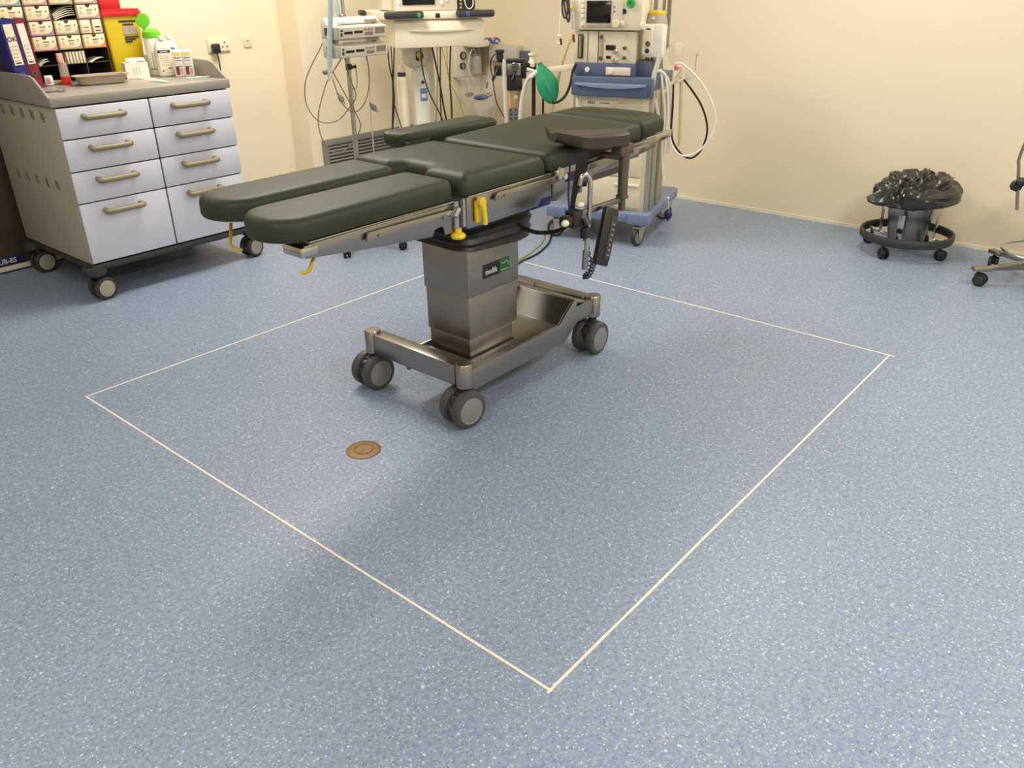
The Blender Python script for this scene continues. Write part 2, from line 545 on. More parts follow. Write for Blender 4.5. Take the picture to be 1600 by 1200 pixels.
# ------------------------------------------------------------------ casters
def caster(par, x, y, z, r, w, yaw, disc='disc_grey', tyre='tyre_grey', fork='charcoal', twin=True, trail=0.03, stem=True, name='caster'):
    """z = underside of what it carries; wheel axis along local y rotated by yaw"""
    T = Matrix.Translation((x, y, 0)) @ Matrix.Rotation(yaw, 4, 'Z')
    m = MB(); m.M = T
    if stem: m.cyl((0, 0, r * 1.3), (0, 0, z + 0.004), min(0.018, r * 0.3), n=16)
    if twin:
        m.box((trail * 0.6, 0, r * 1.35), (r * 1.5, w * 0.32, r * 0.75), bev=r * 0.2)
        m.cyl((trail, -w * 0.4, r), (trail, w * 0.4, r), r * 0.3, n=16)
        m.lathe([(0, 0), (r * 0.5, 0), (r * 0.55, r * 0.18), (r * 0.3, r * 0.3), (0, r * 0.3)], (0, 0, r * 1.6), n=20)
    else:
        for s in (-1, 1):
            m.prism([(-0.5 * r, 2.0 * r), (0.7 * r, 2.0 * r), (trail + 0.28 * r, r * 0.8), (trail - 0.25 * r, r * 0.8)], s * (w / 2 + 0.003), s * (w / 2 + 0.008), axis='Y')
        m.box((0.1 * r, 0, 2.02 * r), (r * 1.3, w + 0.018, r * 0.22), bev=0.003)
        m.cyl((trail, -w * 0.6, r), (trail, w * 0.6, r), r * 0.18, n=12)
    c = m.build(name, fork, par)
    def wheel(yc, ww, side):
        q = MB(); q.M = T @ Matrix.Translation((trail, yc, r)) @ Matrix.Rotation(-PI / 2, 4, 'X')
        h = ww / 2; e = min(r * 0.16, h * 0.6)
        q.cur = 0
        q.lathe([(r * 0.72, -h), (r - e, -h), (r - e * 0.3, -h + e * 0.3), (r, -h + e), (r, h - e), (r - e * 0.3, h - e * 0.3), (r - e, h), (r * 0.72, h)], n=32)
        q.cur = 1
        q.lathe([(r * 0.72, h), (r * 0.68, h - 0.002), (r * 0.5, h + 0.001), (0, h + 0.002)], n=32)
        q.lathe([(0, -h - 0.002), (r * 0.5, -h - 0.001), (r * 0.68, -h + 0.002), (r * 0.72, -h)], n=32)
        q.build('wheel', [tyre, disc], c)
    if twin:
        wheel(-w * 0.32, w * 0.34, -1); wheel(w * 0.32, w * 0.34, 1)
    else:
        wheel(0, w * 0.9, 1)
    return c

# ------------------------------------------------------------------ drawer trolley (left)
def drawer_trolley():
    ox, oy = 2.20, 4.75
    t = thing('drawer_trolley', 'beige medical drawer trolley with blue grey fronts and black castered base', 'drawer trolley', (ox, oy, 0))
    x0, x1, yf, yb = 1.72 - ox, 2.68 - ox, 4.372 - oy, 5.20 - oy
    mb = MB()
    mb.b2((x0, yf, 0.197), (x1, yb, 0.985), bev=0.003)
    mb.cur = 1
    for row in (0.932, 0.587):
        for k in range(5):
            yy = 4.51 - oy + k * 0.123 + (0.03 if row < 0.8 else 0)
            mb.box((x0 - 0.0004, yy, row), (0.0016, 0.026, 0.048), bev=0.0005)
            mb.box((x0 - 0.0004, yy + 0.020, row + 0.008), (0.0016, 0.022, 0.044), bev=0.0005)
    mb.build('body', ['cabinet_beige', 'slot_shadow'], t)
    # dark reveal behind the fronts
    mb = MB(); mb.b2((x0 + 0.01, yf - 0.006, 0.2), (x1 - 0.01, yf + 0.002, 0.985)); mb.build('front_frame', 'gap_dark', t)
    # worktop with rim on three sides
    mb = MB()
    mb.b2((x0 - 0.012, yf - 0.018, 0.99), (x1 + 0.012, yb + 0.02, 1.038), bev=0.006)
    for s, xx in ((-1, x0 - 0.0135), (1, x1 + 0.0015)):
        prof = [(yf - 0.014, 1.000), (yf + 0.0, 1.040), (yf + 0.035, 1.062), (yf + 0.12, 1.118), (yf + 0.17, 1.128), (yb + 0.015, 1.128), (yb + 0.015, 1.000)]
        mb.prism(prof, xx, xx + 0.012, axis='X', bev=0.002)
    mb.b2((x0 - 0.008, yb + 0.008, 1.02), (x1 + 0.008, yb + 0.02, 1.128), bev=0.002)
    # rolled outer corner of the right rim
    mb.prism([(yf + 0.1, 1.03), (yf + 0.1, 1.09), (yf + 0.2, 1.122), (yf + 0.3, 1.128), (yf + 0.3, 1.03)], x1 + 0.012, x1 + 0.03, axis='X', bev=0.004)
    mb.build('worktop', 'worktop_grey', t)
    # drawers
    rows = [(0.838, 0.983), (0.680, 0.832), (0.520, 0.674), (0.203, 0.514)]
    for ci, (a, b) in enumerate(((x0 + 0.002, 2.194 - ox), (2.203 - ox, x1 - 0.002))):
        for ri, (z0, z1) in enumerate(rows):
            mb = MB(); mb.b2((a, yf - 0.022, z0), (b, yf - 0.006, z1), bev=0.003)
            d = mb.build('drawer', 'drawer_blue_grey', t)
            cx = (a + b) / 2 + (-0.015 if ci == 0 else -0.02)
            hz = z1 - 0.050
            hw = 0.096
            mb = MB()
            yy = yf - 0.022
            mb.tube([(cx - hw, yy + 0.002, hz + 0.006), (cx - hw, yy - 0.024, hz + 0.002), (cx - hw + 0.014, yy - 0.036, hz), (cx + hw - 0.014, yy - 0.036, hz), (cx + hw, yy - 0.024, hz + 0.002), (cx + hw, yy + 0.002, hz + 0.006)], 0.0140, n=12, sub=4)
            mb.build('handle', 'handle_tan', d)
    # black base frame
    mb = MB()
    mb.b2((x0 - 0.004, yf - 0.02, 0.158), (x1 + 0.004, yb, 0.196), bev=0.012)
    for (cx, cy) in ((x0 + 0.01, yf + 0.01), (x1 + 0.02, yf + 0.01), (x0 + 0.01, yb - 0.06), (x1 - 0.01, yb - 0.06)):
        mb.lathe([(0, 0.132), (0.045, 0.132), (0.06, 0.145), (0.06, 0.18), (0, 0.186)], (cx, cy, 0), n=24)
    mb.build('base_frame', 'charcoal', t)
    for (cx, cy, yw) in ((x0 + 0.02, yf + 0.008, R(8)), (x1 + 0.0, yf + 0.02, R(12)), (x0 + 0.015, yb - 0.09, R(4)), (x1 - 0.01, yb - 0.06, R(40))):
        caster(t, cx, cy, 0.14, 0.062, 0.085, yw, disc='disc_beige', tyre='charcoal', fork='black_plastic', trail=0.012)
drawer_trolley()

# ------------------------------------------------------------------ operating table
TX, TY = 2.33, 2.165
def operating_table():
    t = thing('operating_table', 'operating table with dark green padded sections on a stainless steel column and castered base', 'operating table', (TX, TY, 0))
    L = lambda x, y: (x - TX, y - TY)
    def prof(z0, z1, e=0.028, eb=0.012):
        return [(eb, z0), (eb * 0.3, z0 + eb * 0.3), (0, z0 + eb), (0, z1 - e), (e * 0.12, z1 - e * 0.5), (e * 0.42, z1 - e * 0.16), (e, z1), (e * 1.8, z1 + 0.001)]
    # leg pads
    for (ya, yb_, xt, xe) in ((1.868, 2.112, 1.225, 1.925), (2.178, 2.415, 1.265, 1.955)):
        poly = [(*L(xt, ya), 0.11), (*L(xe, ya), 0.045), (*L(xe + 0.005, yb_), 0.045), (*L(xt + 0.01, yb_), 0.115)]
        mb = MB(); mb.pad(poly, prof(0.885, 0.952, 0.026, 0.01))
        mb.build('leg_pad', 'dark_green_vinyl', t)
    # seat pad with perineal notch
    poly = [(*L(1.962, 1.868), 0.03), (*L(2.405, 1.868), 0.02), (*L(2.405, 2.452), 0.02), (*L(1.962, 2.452), 0.03),
               (*L(1.962, 2.255), 0.03), (*L(2.02, 2.215), 0.03), (*L(2.02, 2.105), 0.03), (*L(1.962, 2.065), 0.03)]
    mb = MB(); mb.pad(poly, prof(0.885, 0.955, 0.042, 0.01))
    mb.build('seat_pad', 'dark_green_vinyl', t)
    up = lambda x, y, z: (x + TX - 2.45) * 0.030
    poly = [(*L(2.425, 1.868), 0.04), (*L(3.12, 1.905), 0.02), (*L(3.12, 2.445), 0.02), (*L(2.425, 2.452), 0.05)]
    mb = MB(); mb.pad(poly, prof(0.885, 0.955, 0.03, 0.01), zfn=up)
    mb.build('back_pad', 'dark_green_vinyl', t)
    poly = [(*L(3.135, 1.91), 0.02), (*L(3.33, 1.92), 0.05), (*L(3.40, 2.0), 0.08), (*L(3.42, 2.16), 0.2), (*L(3.39, 2.36), 0.08), (*L(3.33, 2.435), 0.05), (*L(3.135, 2.445), 0.02)]
    # shallow head hollow
    mb = MB(); mb.pad(poly, prof(0.885, 0.950, 0.026, 0.01) + [(0.07, 0.950), (0.10, 0.946), (0.125, 0.942)], zfn=up)
    mb.build('head_pad', 'dark_green_vinyl', t)
    # side plates and rails
    def side_plate(name, polyxz, y0, y1, par=t, m='steel', bev=0.0015):
        mb = MB(); mb.prism([(x - TX, z) for x, z in polyxz], y0 - TY, y1 - TY, axis='Y', bev=bev)
        return mb.build(name, m, par)
    def rail(x0, x1, z0, y, slope=0.0, par=t):
        mb = MB()
        a, b = x0 - TX, x1 - TX
        zz = lambda x: z0 + slope * (x - a)
        mb.prism([(a, zz(a) - 0.013), (a + 0.008, zz(a) + 0.010), (a + 0.016, zz(a) + 0.013), (b - 0.016, zz(b) + 0.013), (b, zz(b) + 0.004), (b, zz(b) - 0.013)], y - TY - 0.004, y - TY + 0.004, axis='Y', bev=0.0007)
        sgn = 1 if y < TY else -1
        for x in (a + 0.05, b - 0.05):
            mb.cyl((x, y - TY, zz(x)), (x, y - TY + sgn * 0.02, zz(x)), 0.007, n=12)
            mb.cyl((x, y - TY - sgn * 0.008, zz(x) - 0.002), (x, y - TY, zz(x) - 0.002), 0.006, n=12)
        return mb.build('accessory_rail', 'steel', par)
    for sgn, ys, yr in ((1, 1.872, 1.852), (-1, 2.418, 2.448)):
        # leg section
        xs = 1.31 if sgn > 0 else 1.42
        a = [(xs, 0.838), (xs, 0.874), (1.935, 0.880), (1.935, 0.778), (1.87, 0.778), (1.865, 0.802), (1.855, 0.812), (1.82, 0.806), (1.81, 0.786), (1.60, 0.805)]
        p = side_plate('leg_frame', a, ys, ys + sgn * 0.006)
        mb = MB()
        mb.b2((xs + 0.02 - TX, (ys if sgn > 0 else ys - 0.20) - TY, 0.872), (1.93 - TX, (ys + 0.20 if sgn > 0 else ys) - TY, 0.884), bev=0.002)
        mb.build('pad_plate', 'steel', p)
        mb = MB()
        yy = ys - TY
        mb.b2((xs - 0.014 - TX, yy - 0.001 * sgn, 0.839), (xs + 0.05 - TX, yy + sgn * 0.09, 0.8715), bev=0.008)
        mb.build('end_block', 'chrome', p)
        if sgn > 0:
            rail(1.52, 1.90, 0.852, ys - 0.012, -0.01, p)
            # chrome edge strip along the pad
            mb = MB(); mb.cyl((1.32 - TX, ys - 0.003 - TY, 0.875), (1.93 - TX, ys - 0.003 - TY, 0.881), 0.0028, n=8); mb.build('edge_strip', 'chrome', p)
            mb = MB(); mb.cyl((1.915 - TX, ys - 0.006 - TY, 0.79), (1.915 - TX, ys - 0.006 - TY, 0.885), 0.010, n=16)
            mb.cyl((1.915 - TX, ys - 0.018 - TY, 0.862), (1.895 - TX, ys - 0.018 - TY, 0.838), 0.012, n=14)
            mb.cyl((1.955 - TX, ys - 0.002 - TY, 0.79), (1.955 - TX, ys - 0.002 - TY, 0.885), 0.008, n=14)
            mb.build('hinge_post', 'chrome', p)
            mb = MB(); mb.lathe([(0, 0.758), (0.022, 0.759), (0.026, 0.766), (0.022, 0.774), (0.012, 0.778), (0.012, 0.792), (0, 0.792)], (1.918 - TX, ys - 0.01 - TY, 0), n=24)
            mb.build('release_knob', 'yellow_plastic', p)
        # yellow bent release rod under the toe end
        x0 = 1.345
        mb = MB()
        if sgn > 0:
            mb.tube([(x0 + 0.05 - TX, yy + 0.05, 0.845), (x0 + 0.012 - TX, yy + 0.035, 0.815), (x0 - 0.01 - TX, yy + 0.02, 0.80), (x0 - 0.03 - TX, yy + 0.01, 0.797), (x0 - 0.055 - TX, yy - 0.0, 0.803)], 0.0052, n=10)
        else:
            mb.tube([(1.365 - TX, yy - 0.09, 0.85), (1.345 - TX, yy - 0.11, 0.815), (1.33 - TX, yy - 0.125, 0.795), (1.335 - TX, yy - 0.150, 0.785), (1.345 - TX, yy - 0.165, 0.782)], 0.0052, n=10)
        mb.build('release_rod', 'yellow_rod', p)
        # seat section
        a = [(1.975, 0.775), (1.975, 0.884), (2.44, 0.884), (2.44, 0.80), (2.38, 0.80), (2.36, 0.775), (2.12, 0.772)]
        p = side_plate('seat_frame', a, ys, ys + sgn * 0.006)
        if sgn > 0:
            rail(2.10, 2.465, 0.862, ys - 0.014, 0.0, p)
            mb = MB(); mb.cyl((1.98 - TX, ys - 0.003 - TY, 0.884), (2.44 - TX, ys - 0.003 - TY, 0.884), 0.0028, n=8)
            mb.build('edge_strip', 'chrome', p)
            mb = MB(); mb.lathe([(0, 0), (0.020, 0), (0.024, 0.004), (0.020, 0.009), (0, 0.009)], T=Matrix.Translation((2.468 - TX, ys - 0.016 - TY, 0.882)) @ Matrix.Rotation(PI / 2, 4, 'X'), n=20)
            mb.build('rail_stop', 'chrome', p)
            # yellow clamp lever
            mb = MB()
            mb.b2((2.006 - TX, ys - 0.016 - TY, 0.79), (2.030 - TX, ys - 0.002 - TY, 0.866), bev=0.005)
            mb.cyl((2.022 - TX, ys - 0.014 - TY, 0.862), (2.022 - TX, ys - 0.034 - TY, 0.862), 0.017, n=18, bev=0.003)
            mb.tube([(2.022 - TX, ys - 0.03 - TY, 0.862), (2.024 - TX, ys - 0.034 - TY, 0.83), (2.026 - TX, ys - 0.036 - TY, 0.80), (2.024 - TX, ys - 0.036 - TY, 0.786)], [0.010, 0.0085, 0.008, 0.008], n=12)
            mb.build('clamp_lever', 'yellow_plastic', p)
        # back section
        a = [(2.455, 0.783), (2.455, 0.886), (3.19, 0.912), (3.19, 0.868), (2.98, 0.845), (2.95, 0.832), (2.74, 0.828), (2.60, 0.80), (2.49, 0.775)]
        p = side_plate('back_frame', a, ys + sgn * 0.006, ys + sgn * 0.012)
        if sgn > 0:
            mb = MB()
            mb.b2((2.535 - TX, ys + 0.001 - TY, 0.832), (2.60 - TX, ys + 0.0075 - TY, 0.866), bev=0.004)
            mb.build('slot_cover', 'black_plastic', p)
            mb = MB(); mb.cyl((2.532 - TX, ys - TY, 0.855), (2.532 - TX, ys + 0.004 - TY, 0.855), 0.011, n=14); mb.build('slot_button', 'ink_white', p)
            rail(2.66, 3.12, 0.872, ys - 0.008, 0.03, p)
            mb = MB(); mb.b2((2.60 - TX, ys - 0.004 - TY, 0.775), (2.635 - TX, ys + 0.02 - TY, 0.87), bev=0.003); mb.build('rail_bracket', 'steel', p)
        # head rail
        a = [(3.13, 0.868), (3.13, 0.905), (3.38, 0.915), (3.38, 0.880)]
        p = side_plate('head_frame', a, ys + sgn * 0.038, ys + sgn * 0.046, m='chrome')
        if sgn > 0:
            mb = MB(); mb.b2((3.10 - TX, ys + 0.02 - TY, 0.876), (3.16 - TX, ys + 0.04 - TY, 0.902), bev=0.003); mb.build('lock_plate', 'dark_steel', p)
    # belly frame under the pads, linking both sides
    mb = MB()
    mb.b2((1.99 - TX, 1.885 - TY, 0.80), (3.0 - TX, 2.405 - TY, 0.882), bev=0.004)
    mb.b2((3.0 - TX, 1.96 - TY, 0.86), (3.36 - TX, 2.36 - TY, 0.893), bev=0.004)
    mb.b2((2.05 - TX, 1.95 - TY, 0.74), (2.60 - TX, 2.38 - TY, 0.81), bev=0.01)
    mb.build('tabletop_frame', 'dark_steel', t)
    mb = MB(); mb.b2((2.31 - TX, 1.884 - TY, 0.762), (2.452 - TX, 1.905 - TY, 0.80), bev=0.003); mb.build('navy_reflection', 'bulb_navy', t)  # navy block put in for the dark reflection on the seat plate
    # bellows
    mb = MB()
    outl = [(2.065, 1.975, 0.07), (2.475, 1.975, 0.07), (2.475, 2.33, 0.07), (2.065, 2.33, 0.07)]
    poly = [(*L(x, y), r) for x, y, r in outl]
    pr = [(0.045, 0.640), (0.02, 0.632)]
    for k in range(8):
        pr.append((-0.004 + 0.010 * (k % 2) - 0.010 * math.sin(k / 7 * PI), 0.642 + k * 0.016))
    pr.append((0.02, 0.76))
    sag = lambda x, y, z: -0.03 * max(0, (0.72 - z) / 0.1) * (0.6 + 0.8 * math.cos(x * 9 - 0.7)) * 0.5 + 0.008 * noise.noise(Vector((x * 14, y * 14, z * 30)))
    mb.pad(poly, pr, zfn=sag)
    mb.build('bellows', 'black_plastic', t)
    # telescopic column, each section a little narrower
    for nm, (xa, xb, ya, yb_, za, zb) in (('column_section', (2.104, 2.400, 2.002, 2.242, 0.450, 0.67)), ('column_section', (2.108, 2.394, 2.006, 2.236, 0.276, 0.46)), ('column_section', (2.112, 2.368, 2.010, 2.230, 0.198, 0.29))):
        mb = MB(); mb.b2((xa - TX, ya - TY, za), (xb - TX, yb_ - TY, zb), bev=0.004)
        sec = mb.build(nm, 'steel_brushed', t)
        if za > 0.4:
            yy = ya - TY - 0.0015
            mb = MB(); mb.b2((2.188 - TX, yy - 0.001, 0.508), (2.283 - TX, yy + 0.003, 0.562)); bp_ = mb.build('brand_plate', 'black_gloss', sec)
            bp_['label'] = 'black brand plate with white lettering'
            mb = MB(); text_mesh(mb, 'medifa', 0.032, face_T((2.233 - TX, yy - 0.0014, 0.531), (1, 0, 0)), bold=0.0002, sx=0.80); 
            mb.build('brand_lettering', 'ink_white', sec, smooth=0)
            mb = MB(); mb.b2((2.283 - TX, yy - 0.001, 0.508), (2.340 - TX, yy + 0.003, 0.562))
            mb.cur = 1
            Tn = face_T((2.312 - TX, yy - 0.0014, 0.518), (1, 0, 0))
            text_mesh(mb, 'best choice', 0.0095, Tn, bold=0.0001)
            mb.tube([(x - TX, yy - 0.001, z) for x, z in ((2.293, 0.547), (2.303, 0.543), (2.314, 0.546), (2.324, 0.549), (2.332, 0.543), (2.333, 0.536))], 0.0013, n=6)
            mb.build('green_label', ['label_green', 'pouch_green'], sec, smooth=0)
    mb = MB(); mb.b2((2.106 - TX, 2.006 - TY, 0.196), (2.372 - TX, 2.236 - TY, 0.203)); mb.build('column_foot_seal', 'black_rubber', t)
    # base: bars between corner posts, tray that ramps up to the head end
    mb = MB()
    mb.b2((1.962 - TX, 1.955 - TY, 0.155), (2.022 - TX, 2.415 - TY, 0.242), bev=0.003)
    mb.b2((2.80 - TX, 1.965 - TY, 0.185), (2.865 - TX, 2.42 - TY, 0.262), bev=0.003)
    wall_ = [(1.99, 0.125), (1.99, 0.212), (2.56, 0.214), (2.575, 0.220), (2.672, 0.300), (2.69, 0.300), (2.69, 0.262), (2.82, 0.262), (2.82, 0.19), (2.70, 0.19), (2.61, 0.125)]
    for y in (1.918, 2.240):
        mb.prism([(x - TX, z) for x, z in wall_], y - TY, y - TY + 0.012, axis='Y', bev=0.001)
    mb.build('base_frame', 'steel', t)
    mb = MB()
    tr = [(2.0, 0.186), (2.0, 0.198), (2.60, 0.198), (2.685, 0.288), (2.70, 0.290), (2.81, 0.25), (2.81, 0.24), (2.70, 0.278), (2.61, 0.186)]
    mb.prism([(x - TX, z) for x, z in tr], 1.925 - TY, 2.245 - TY, axis='Y', bev=0.001)
    mb.build('base_tray', 'steel', t)
    mb = MB(); mb.prism([(x - TX, z) for x, z in [(2.05, 0.128), (2.05, 0.17), (2.58, 0.17), (2.56, 0.128), (2.35, 0.118)]], 1.94 - TY, 2.235 - TY, axis='Y', bev=0.003)
    mb.build('underside_cover', 'dark_steel', t)
    for (x, y, zt) in ((1.985, 1.925, 0.252), (1.985, 2.44, 0.252), (2.845, 1.940, 0.268), (2.845, 2.44, 0.268)):
        mb = MB()
        mb.lathe([(0, zt - 0.10), (0.030, zt - 0.10), (0.0335, zt - 0.096), (0.0335, zt - 0.005), (0.030, zt), (0, zt + 0.001)], (x - TX, y - TY, 0), n=32)
        mb.build('corner_post', 'steel', t)
    for (x, y, yw) in ((1.985, 1.925, R(172)), (1.985, 2.44, R(176)), (2.845, 1.940, R(182)), (2.845, 2.44, R(178))):
        caster(t, x - TX, y - TY, 0.155, 0.075, 0.115, yw, disc='disc_grey', tyre='tyre_grey', fork='charcoal', trail=0.015)
operating_table()

# far arm board, green pad beside the back section
def arm_board_far():
    t = thing('arm_board', 'dark green padded arm board on the far side of the operating table', 'arm board', (2.6, 2.56, 0.0))
    L = lambda x, y: (x - 2.6, y - 2.56)
    poly = [(*L(2.27, 2.475), 0.04), (*L(2.86, 2.49), 0.035), (*L(2.86, 2.655), 0.035), (*L(2.27, 2.635), 0.05)]
    def cup(x, y, z):
        d = (x + 0.33)
        return 0.02 * max(0, 1 - d / 0.13) * ((y / 0.08) ** 2) if z > 0.93 else 0
    mb = MB(); mb.pad(poly, [(0.012, 0.925), (0, 0.937), (0, 0.958), (0.006, 0.970), (0.02, 0.977), (0.03, 0.978)], zfn=cup)
    mb.build('arm_pad', 'dark_green_vinyl', t)
    # side cheek at the foot end
    mb = MB(); mb.prism([(-0.345, 0.87), (-0.335, 0.955), (-0.20, 0.955), (-0.21, 0.915), (-0.27, 0.875)], -0.096, -0.084, axis='Y', bev=0.002)
    mb.build('pad_cheek', 'dark_green_vinyl', t)
    mb = MB(); mb.b2((-0.28, -0.05, 0.905), (0.22, 0.05, 0.924), bev=0.002); mb.b2((-0.1, -0.115, 0.80), (-0.06, -0.03, 0.91), bev=0.003)
    mb.build('clamp_bracket', 'steel', t)
arm_board_far()

def arm_rest_near():
    bx, by = 2.648, 1.845
    AR = R(-34)
    t = thing('arm_rest', 'brown moulded arm rest with cupped end on a steel post at the near rail', 'arm rest', (bx, by, 0))
    # cushion cross-sections along x: cup at the left end flattening to a slab
    secs = []
    n = 14
    for i in range(n + 1):
        s = i / n
        x = -0.160 + 0.300 * s
        cup = max(0, 1 - s / 0.42)
        half = 0.072 if s < 0.80 else 0.072 - 0.020 * (s - 0.80) / 0.20
        th = 0.030 + 0.024 * min(1, s / 0.4)
        zc = 1.006 + 0.006 * cup ** 1.2
        prof = []
        m = 9
        for k in range(m):
            u = -1 + 2 * k / (m - 1)
            prof.append((u * half, zc + 0.022 * cup * u * u + (0.0 if abs(u) < 0.9 else -0.008)))
        for k in range(m):
            u = 1 - 2 * k / (m - 1)
            prof.append((u * half * 0.93, zc - th + 0.018 * cup * u * u + (0 if abs(u) < 0.9 else 0.008)))
        secs.append([tuple(Matrix.Rotation(AR, 4, 'Z') @ Vector((x, y, z))) for y, z in prof])
    k = len(secs[0]); vs = [p for s in secs for p in s]; fs = []
    for i in range(n):
        for j in range(k):
            fs.append((i * k + j, i * k + (j + 1) % k, (i + 1) * k + (j + 1) % k, (i + 1) * k + j))
    fs.append(tuple(range(k))); fs.append(tuple(n * k + j for j in range(k))[::-1])
    mb = MB(); mb.add(vs, fs)
    mb.build('arm_cushion', 'brown_gel', t, smooth=50)
    px_, py_ = 0.115, -0.082
    mb = MB(); mb.b2((px_ - 0.05, py_ - 0.02, 0.915), (px_ + 0.04, py_ + 0.03, 0.955), bev=0.004)
    mb.cyl((px_, py_, 0.752), (px_, py_, 0.925), 0.020, n=24, bev=0.002)
    mb.cyl((px_, py_, 0.745), (px_, py_, 0.757), 0.026, n=24, bev=0.003)
    mb.cyl((px_, py_, 0.695), (px_, py_, 0.747), 0.014, n=18, bev=0.002)
    mb.build('post', 'dark_steel', t)
    mb = MB(); mb.b2((px_ + 0.002, py_, 0.888), (px_ + 0.11, py_ + 0.10, 0.918), bev=0.004); mb.build('rail_clamp', 'steel', t)
    mb = MB(); mb.b2((-0.265, py_ - 0.006, 0.728), (px_, py_ + 0.006, 0.752), bev=0.003); mb.build('cross_bar', 'steel', t)
    mb = MB(); mb.b2((-0.24, py_ - 0.025, 0.70), (-0.19, py_ + 0.02, 0.765), bev=0.006); mb.b2((-0.285, py_ - 0.02, 0.715), (-0.23, py_ + 0.015, 0.75), bev=0.006)
    mb.build('bar_clamp', 'black_plastic', t)
    mb = MB(); mb.sphere((-0.298, py_ - 0.025, 0.735), 0.014, (1.2, 1, 0.9)); mb.sphere((-0.205, py_ - 0.025, 0.785), 0.013, (1.3, 1, 0.8))
    mb.build('clamp_knob', 'ivory', t)
arm_rest_near()

# chrome hooked tube hanging from the cross bar
def leg_hook():
    t = thing('hooked_tube', 'chrome tube bent over at the top clamped below the brown arm rest', 'support rod', (2.49, 1.735, 0.0))
    mb = MB()
    mb.tube([(-0.012, 0.0, 0.530), (0.004, 0.0, 0.70), (0.008, 0.0, 0.84), (0.005, 0.004, 0.872), (-0.008, 0.012, 0.888), (-0.022, 0.02, 0.876), (-0.026, 0.024, 0.85)], 0.0095, n=14)
    mb.build('tube', 'chrome', t)
    mb = MB(); mb.cyl((-0.012, 0, 0.528), (-0.008, 0, 0.60), 0.0125, n=14); mb.build('end_sleeve', 'steel', t)
    mb = MB(); mb.cyl((-0.01, -0.005, 0.70), (-0.01, 0.012, 0.725), 0.018); mb.box((-0.02, -0.004, 0.675), (0.035, 0.03, 0.045), bev=0.008); mb.build('grip_clamp', 'black_plastic', t)
leg_hook()

def strap():
    b = (2.50, 1.79)
    t = thing('arm_strap', 'black fabric strap hanging from the brown arm rest', 'strap', (b[0], b[1], 0))
    P = [on_plane(*p, b) for p in ((911, 238), (908, 262), (902, 285), (896, 310), (893, 336))]
    m = MB()
    o = Vector((b[0], b[1], 0))
    vs = []; fs = []
    ws = (0.022, 0.020, 0.015, 0.010, 0.009)
    dx = Vector((0.6445, -0.7645, 0)); dn = Vector((0.7645, 0.6445, 0)) * 0.0015
    for p, w in zip(P, ws):
        q = p - o
        vs += [q - dx * w / 2 * 2 - dn, q + dx * w / 2 * 2 - dn, q + dx * w - 0 * dn + dn, q - dx * w + dn]
    for i in range(4):
        for j in range(4):
            fs.append((i * 4 + j, i * 4 + (j + 1) % 4, i * 4 + 4 + (j + 1) % 4, i * 4 + 4 + j))
    fs += [(0, 1, 2, 3), (19, 18, 17, 16)]
    m.add(vs, fs)
    m.build('strap_band', 'black_rubber', t)
    q = on_plane(910, 287, b) - o
    m = MB(); m.box(q, (0.035, 0.008, 0.022), rz=R(-50), bev=0.005); m.build('strap_tab', 'black_rubber', t)
    m = MB(); m.tube([on_plane(*p, b) - o for p in ((892, 246), (889, 280), (888, 305), (890, 333))], 0.0035, n=8)
    m.build('blue_cord', 'bulb_navy', t)
strap()

def hand_control():
    b = (2.62, 1.735)
    o = Vector((b[0], b[1], 0))
    t = thing('hand_control', 'black remote hand control hung from the cross bar beside the hooked tube', 'hand control', (b[0], b[1], 0))
    mb = MB()
    top = Vector((0.020, -0.004, 0.735)); bot = Vector((-0.070, -0.02, 0.530))
    d = (bot - top); c = (top + bot) / 2
    zax = -d.normalized(); xax = Vector((0.95, -0.30, 0)); xax = (xax - zax * xax.dot(zax)).normalized(); yax = zax.cross(xax)
    T = Matrix((xax, yax, zax)).transposed().to_4x4()
    mb.box(c, (0.064, 0.028, d.length), T=T, bev=0.006)
    h = mb.build('housing', 'black_plastic', t)
    mb = MB(); mb.M = Matrix.Translation(c) @ T
    mb.b2((0.002, -0.0165, -0.09), (0.030, -0.013, 0.085), bev=0.001)
    mb.build('keypad', 'charcoal', h)
    mb = MB(); mb.M = Matrix.Translation(c) @ T
    for k in range(7):
        mb.box((0.016, -0.0175, -0.07 + 0.02 * k), (0.012, 0.002, 0.007), bev=0.0008)
    mb.build('buttons', 'disc_grey', h)
    # coiled lead
    mb = MB(); pts = []
    path = [on_plane(*p, b) - o for p in ((928, 404), (927, 414), (924, 424), (919, 432), (914, 434), (913, 430), (919, 424), (922, 410), (919, 392), (915, 374), (917, 358), (915, 342))]
    turns = 24; steps = turns * 12
    for i in range(steps + 1):
        s = i / steps * (len(path) - 1); k = min(int(s), len(path) - 2); f = s - k
        p = path[k].lerp(path[k + 1], f)
        a = 2 * PI * turns * i / steps
        rr = 0.0105 if s < 4 or s > 8.5 else 0.0065
        pts.append(p + Vector((0.64 * math.cos(a), -0.76 * math.cos(a), math.sin(a) * 0.6 + 0)) * rr + Vector((0, 0, 0)) )
    mb.tube(pts, 0.0024, n=6, sub=1)
    mb.build('coiled_lead', 'black_rubber', t)
hand_control()

# corrugated black lead from the column to the clamp
b = (2.46, 1.86)
P = [on_plane(*p, b) for p in ((809, 350), (820, 357), (838, 363), (860, 363), (878, 358), (893, 346), (903, 338))]
mb = MB()
ws = []
mb.tube(P, 0.0098, n=12, sub=14, ripple=0.72)
info(mb.build('corrugated_hose', 'black_rubber'), 'black corrugated hose running from the table column to the bar clamp', 'hose')

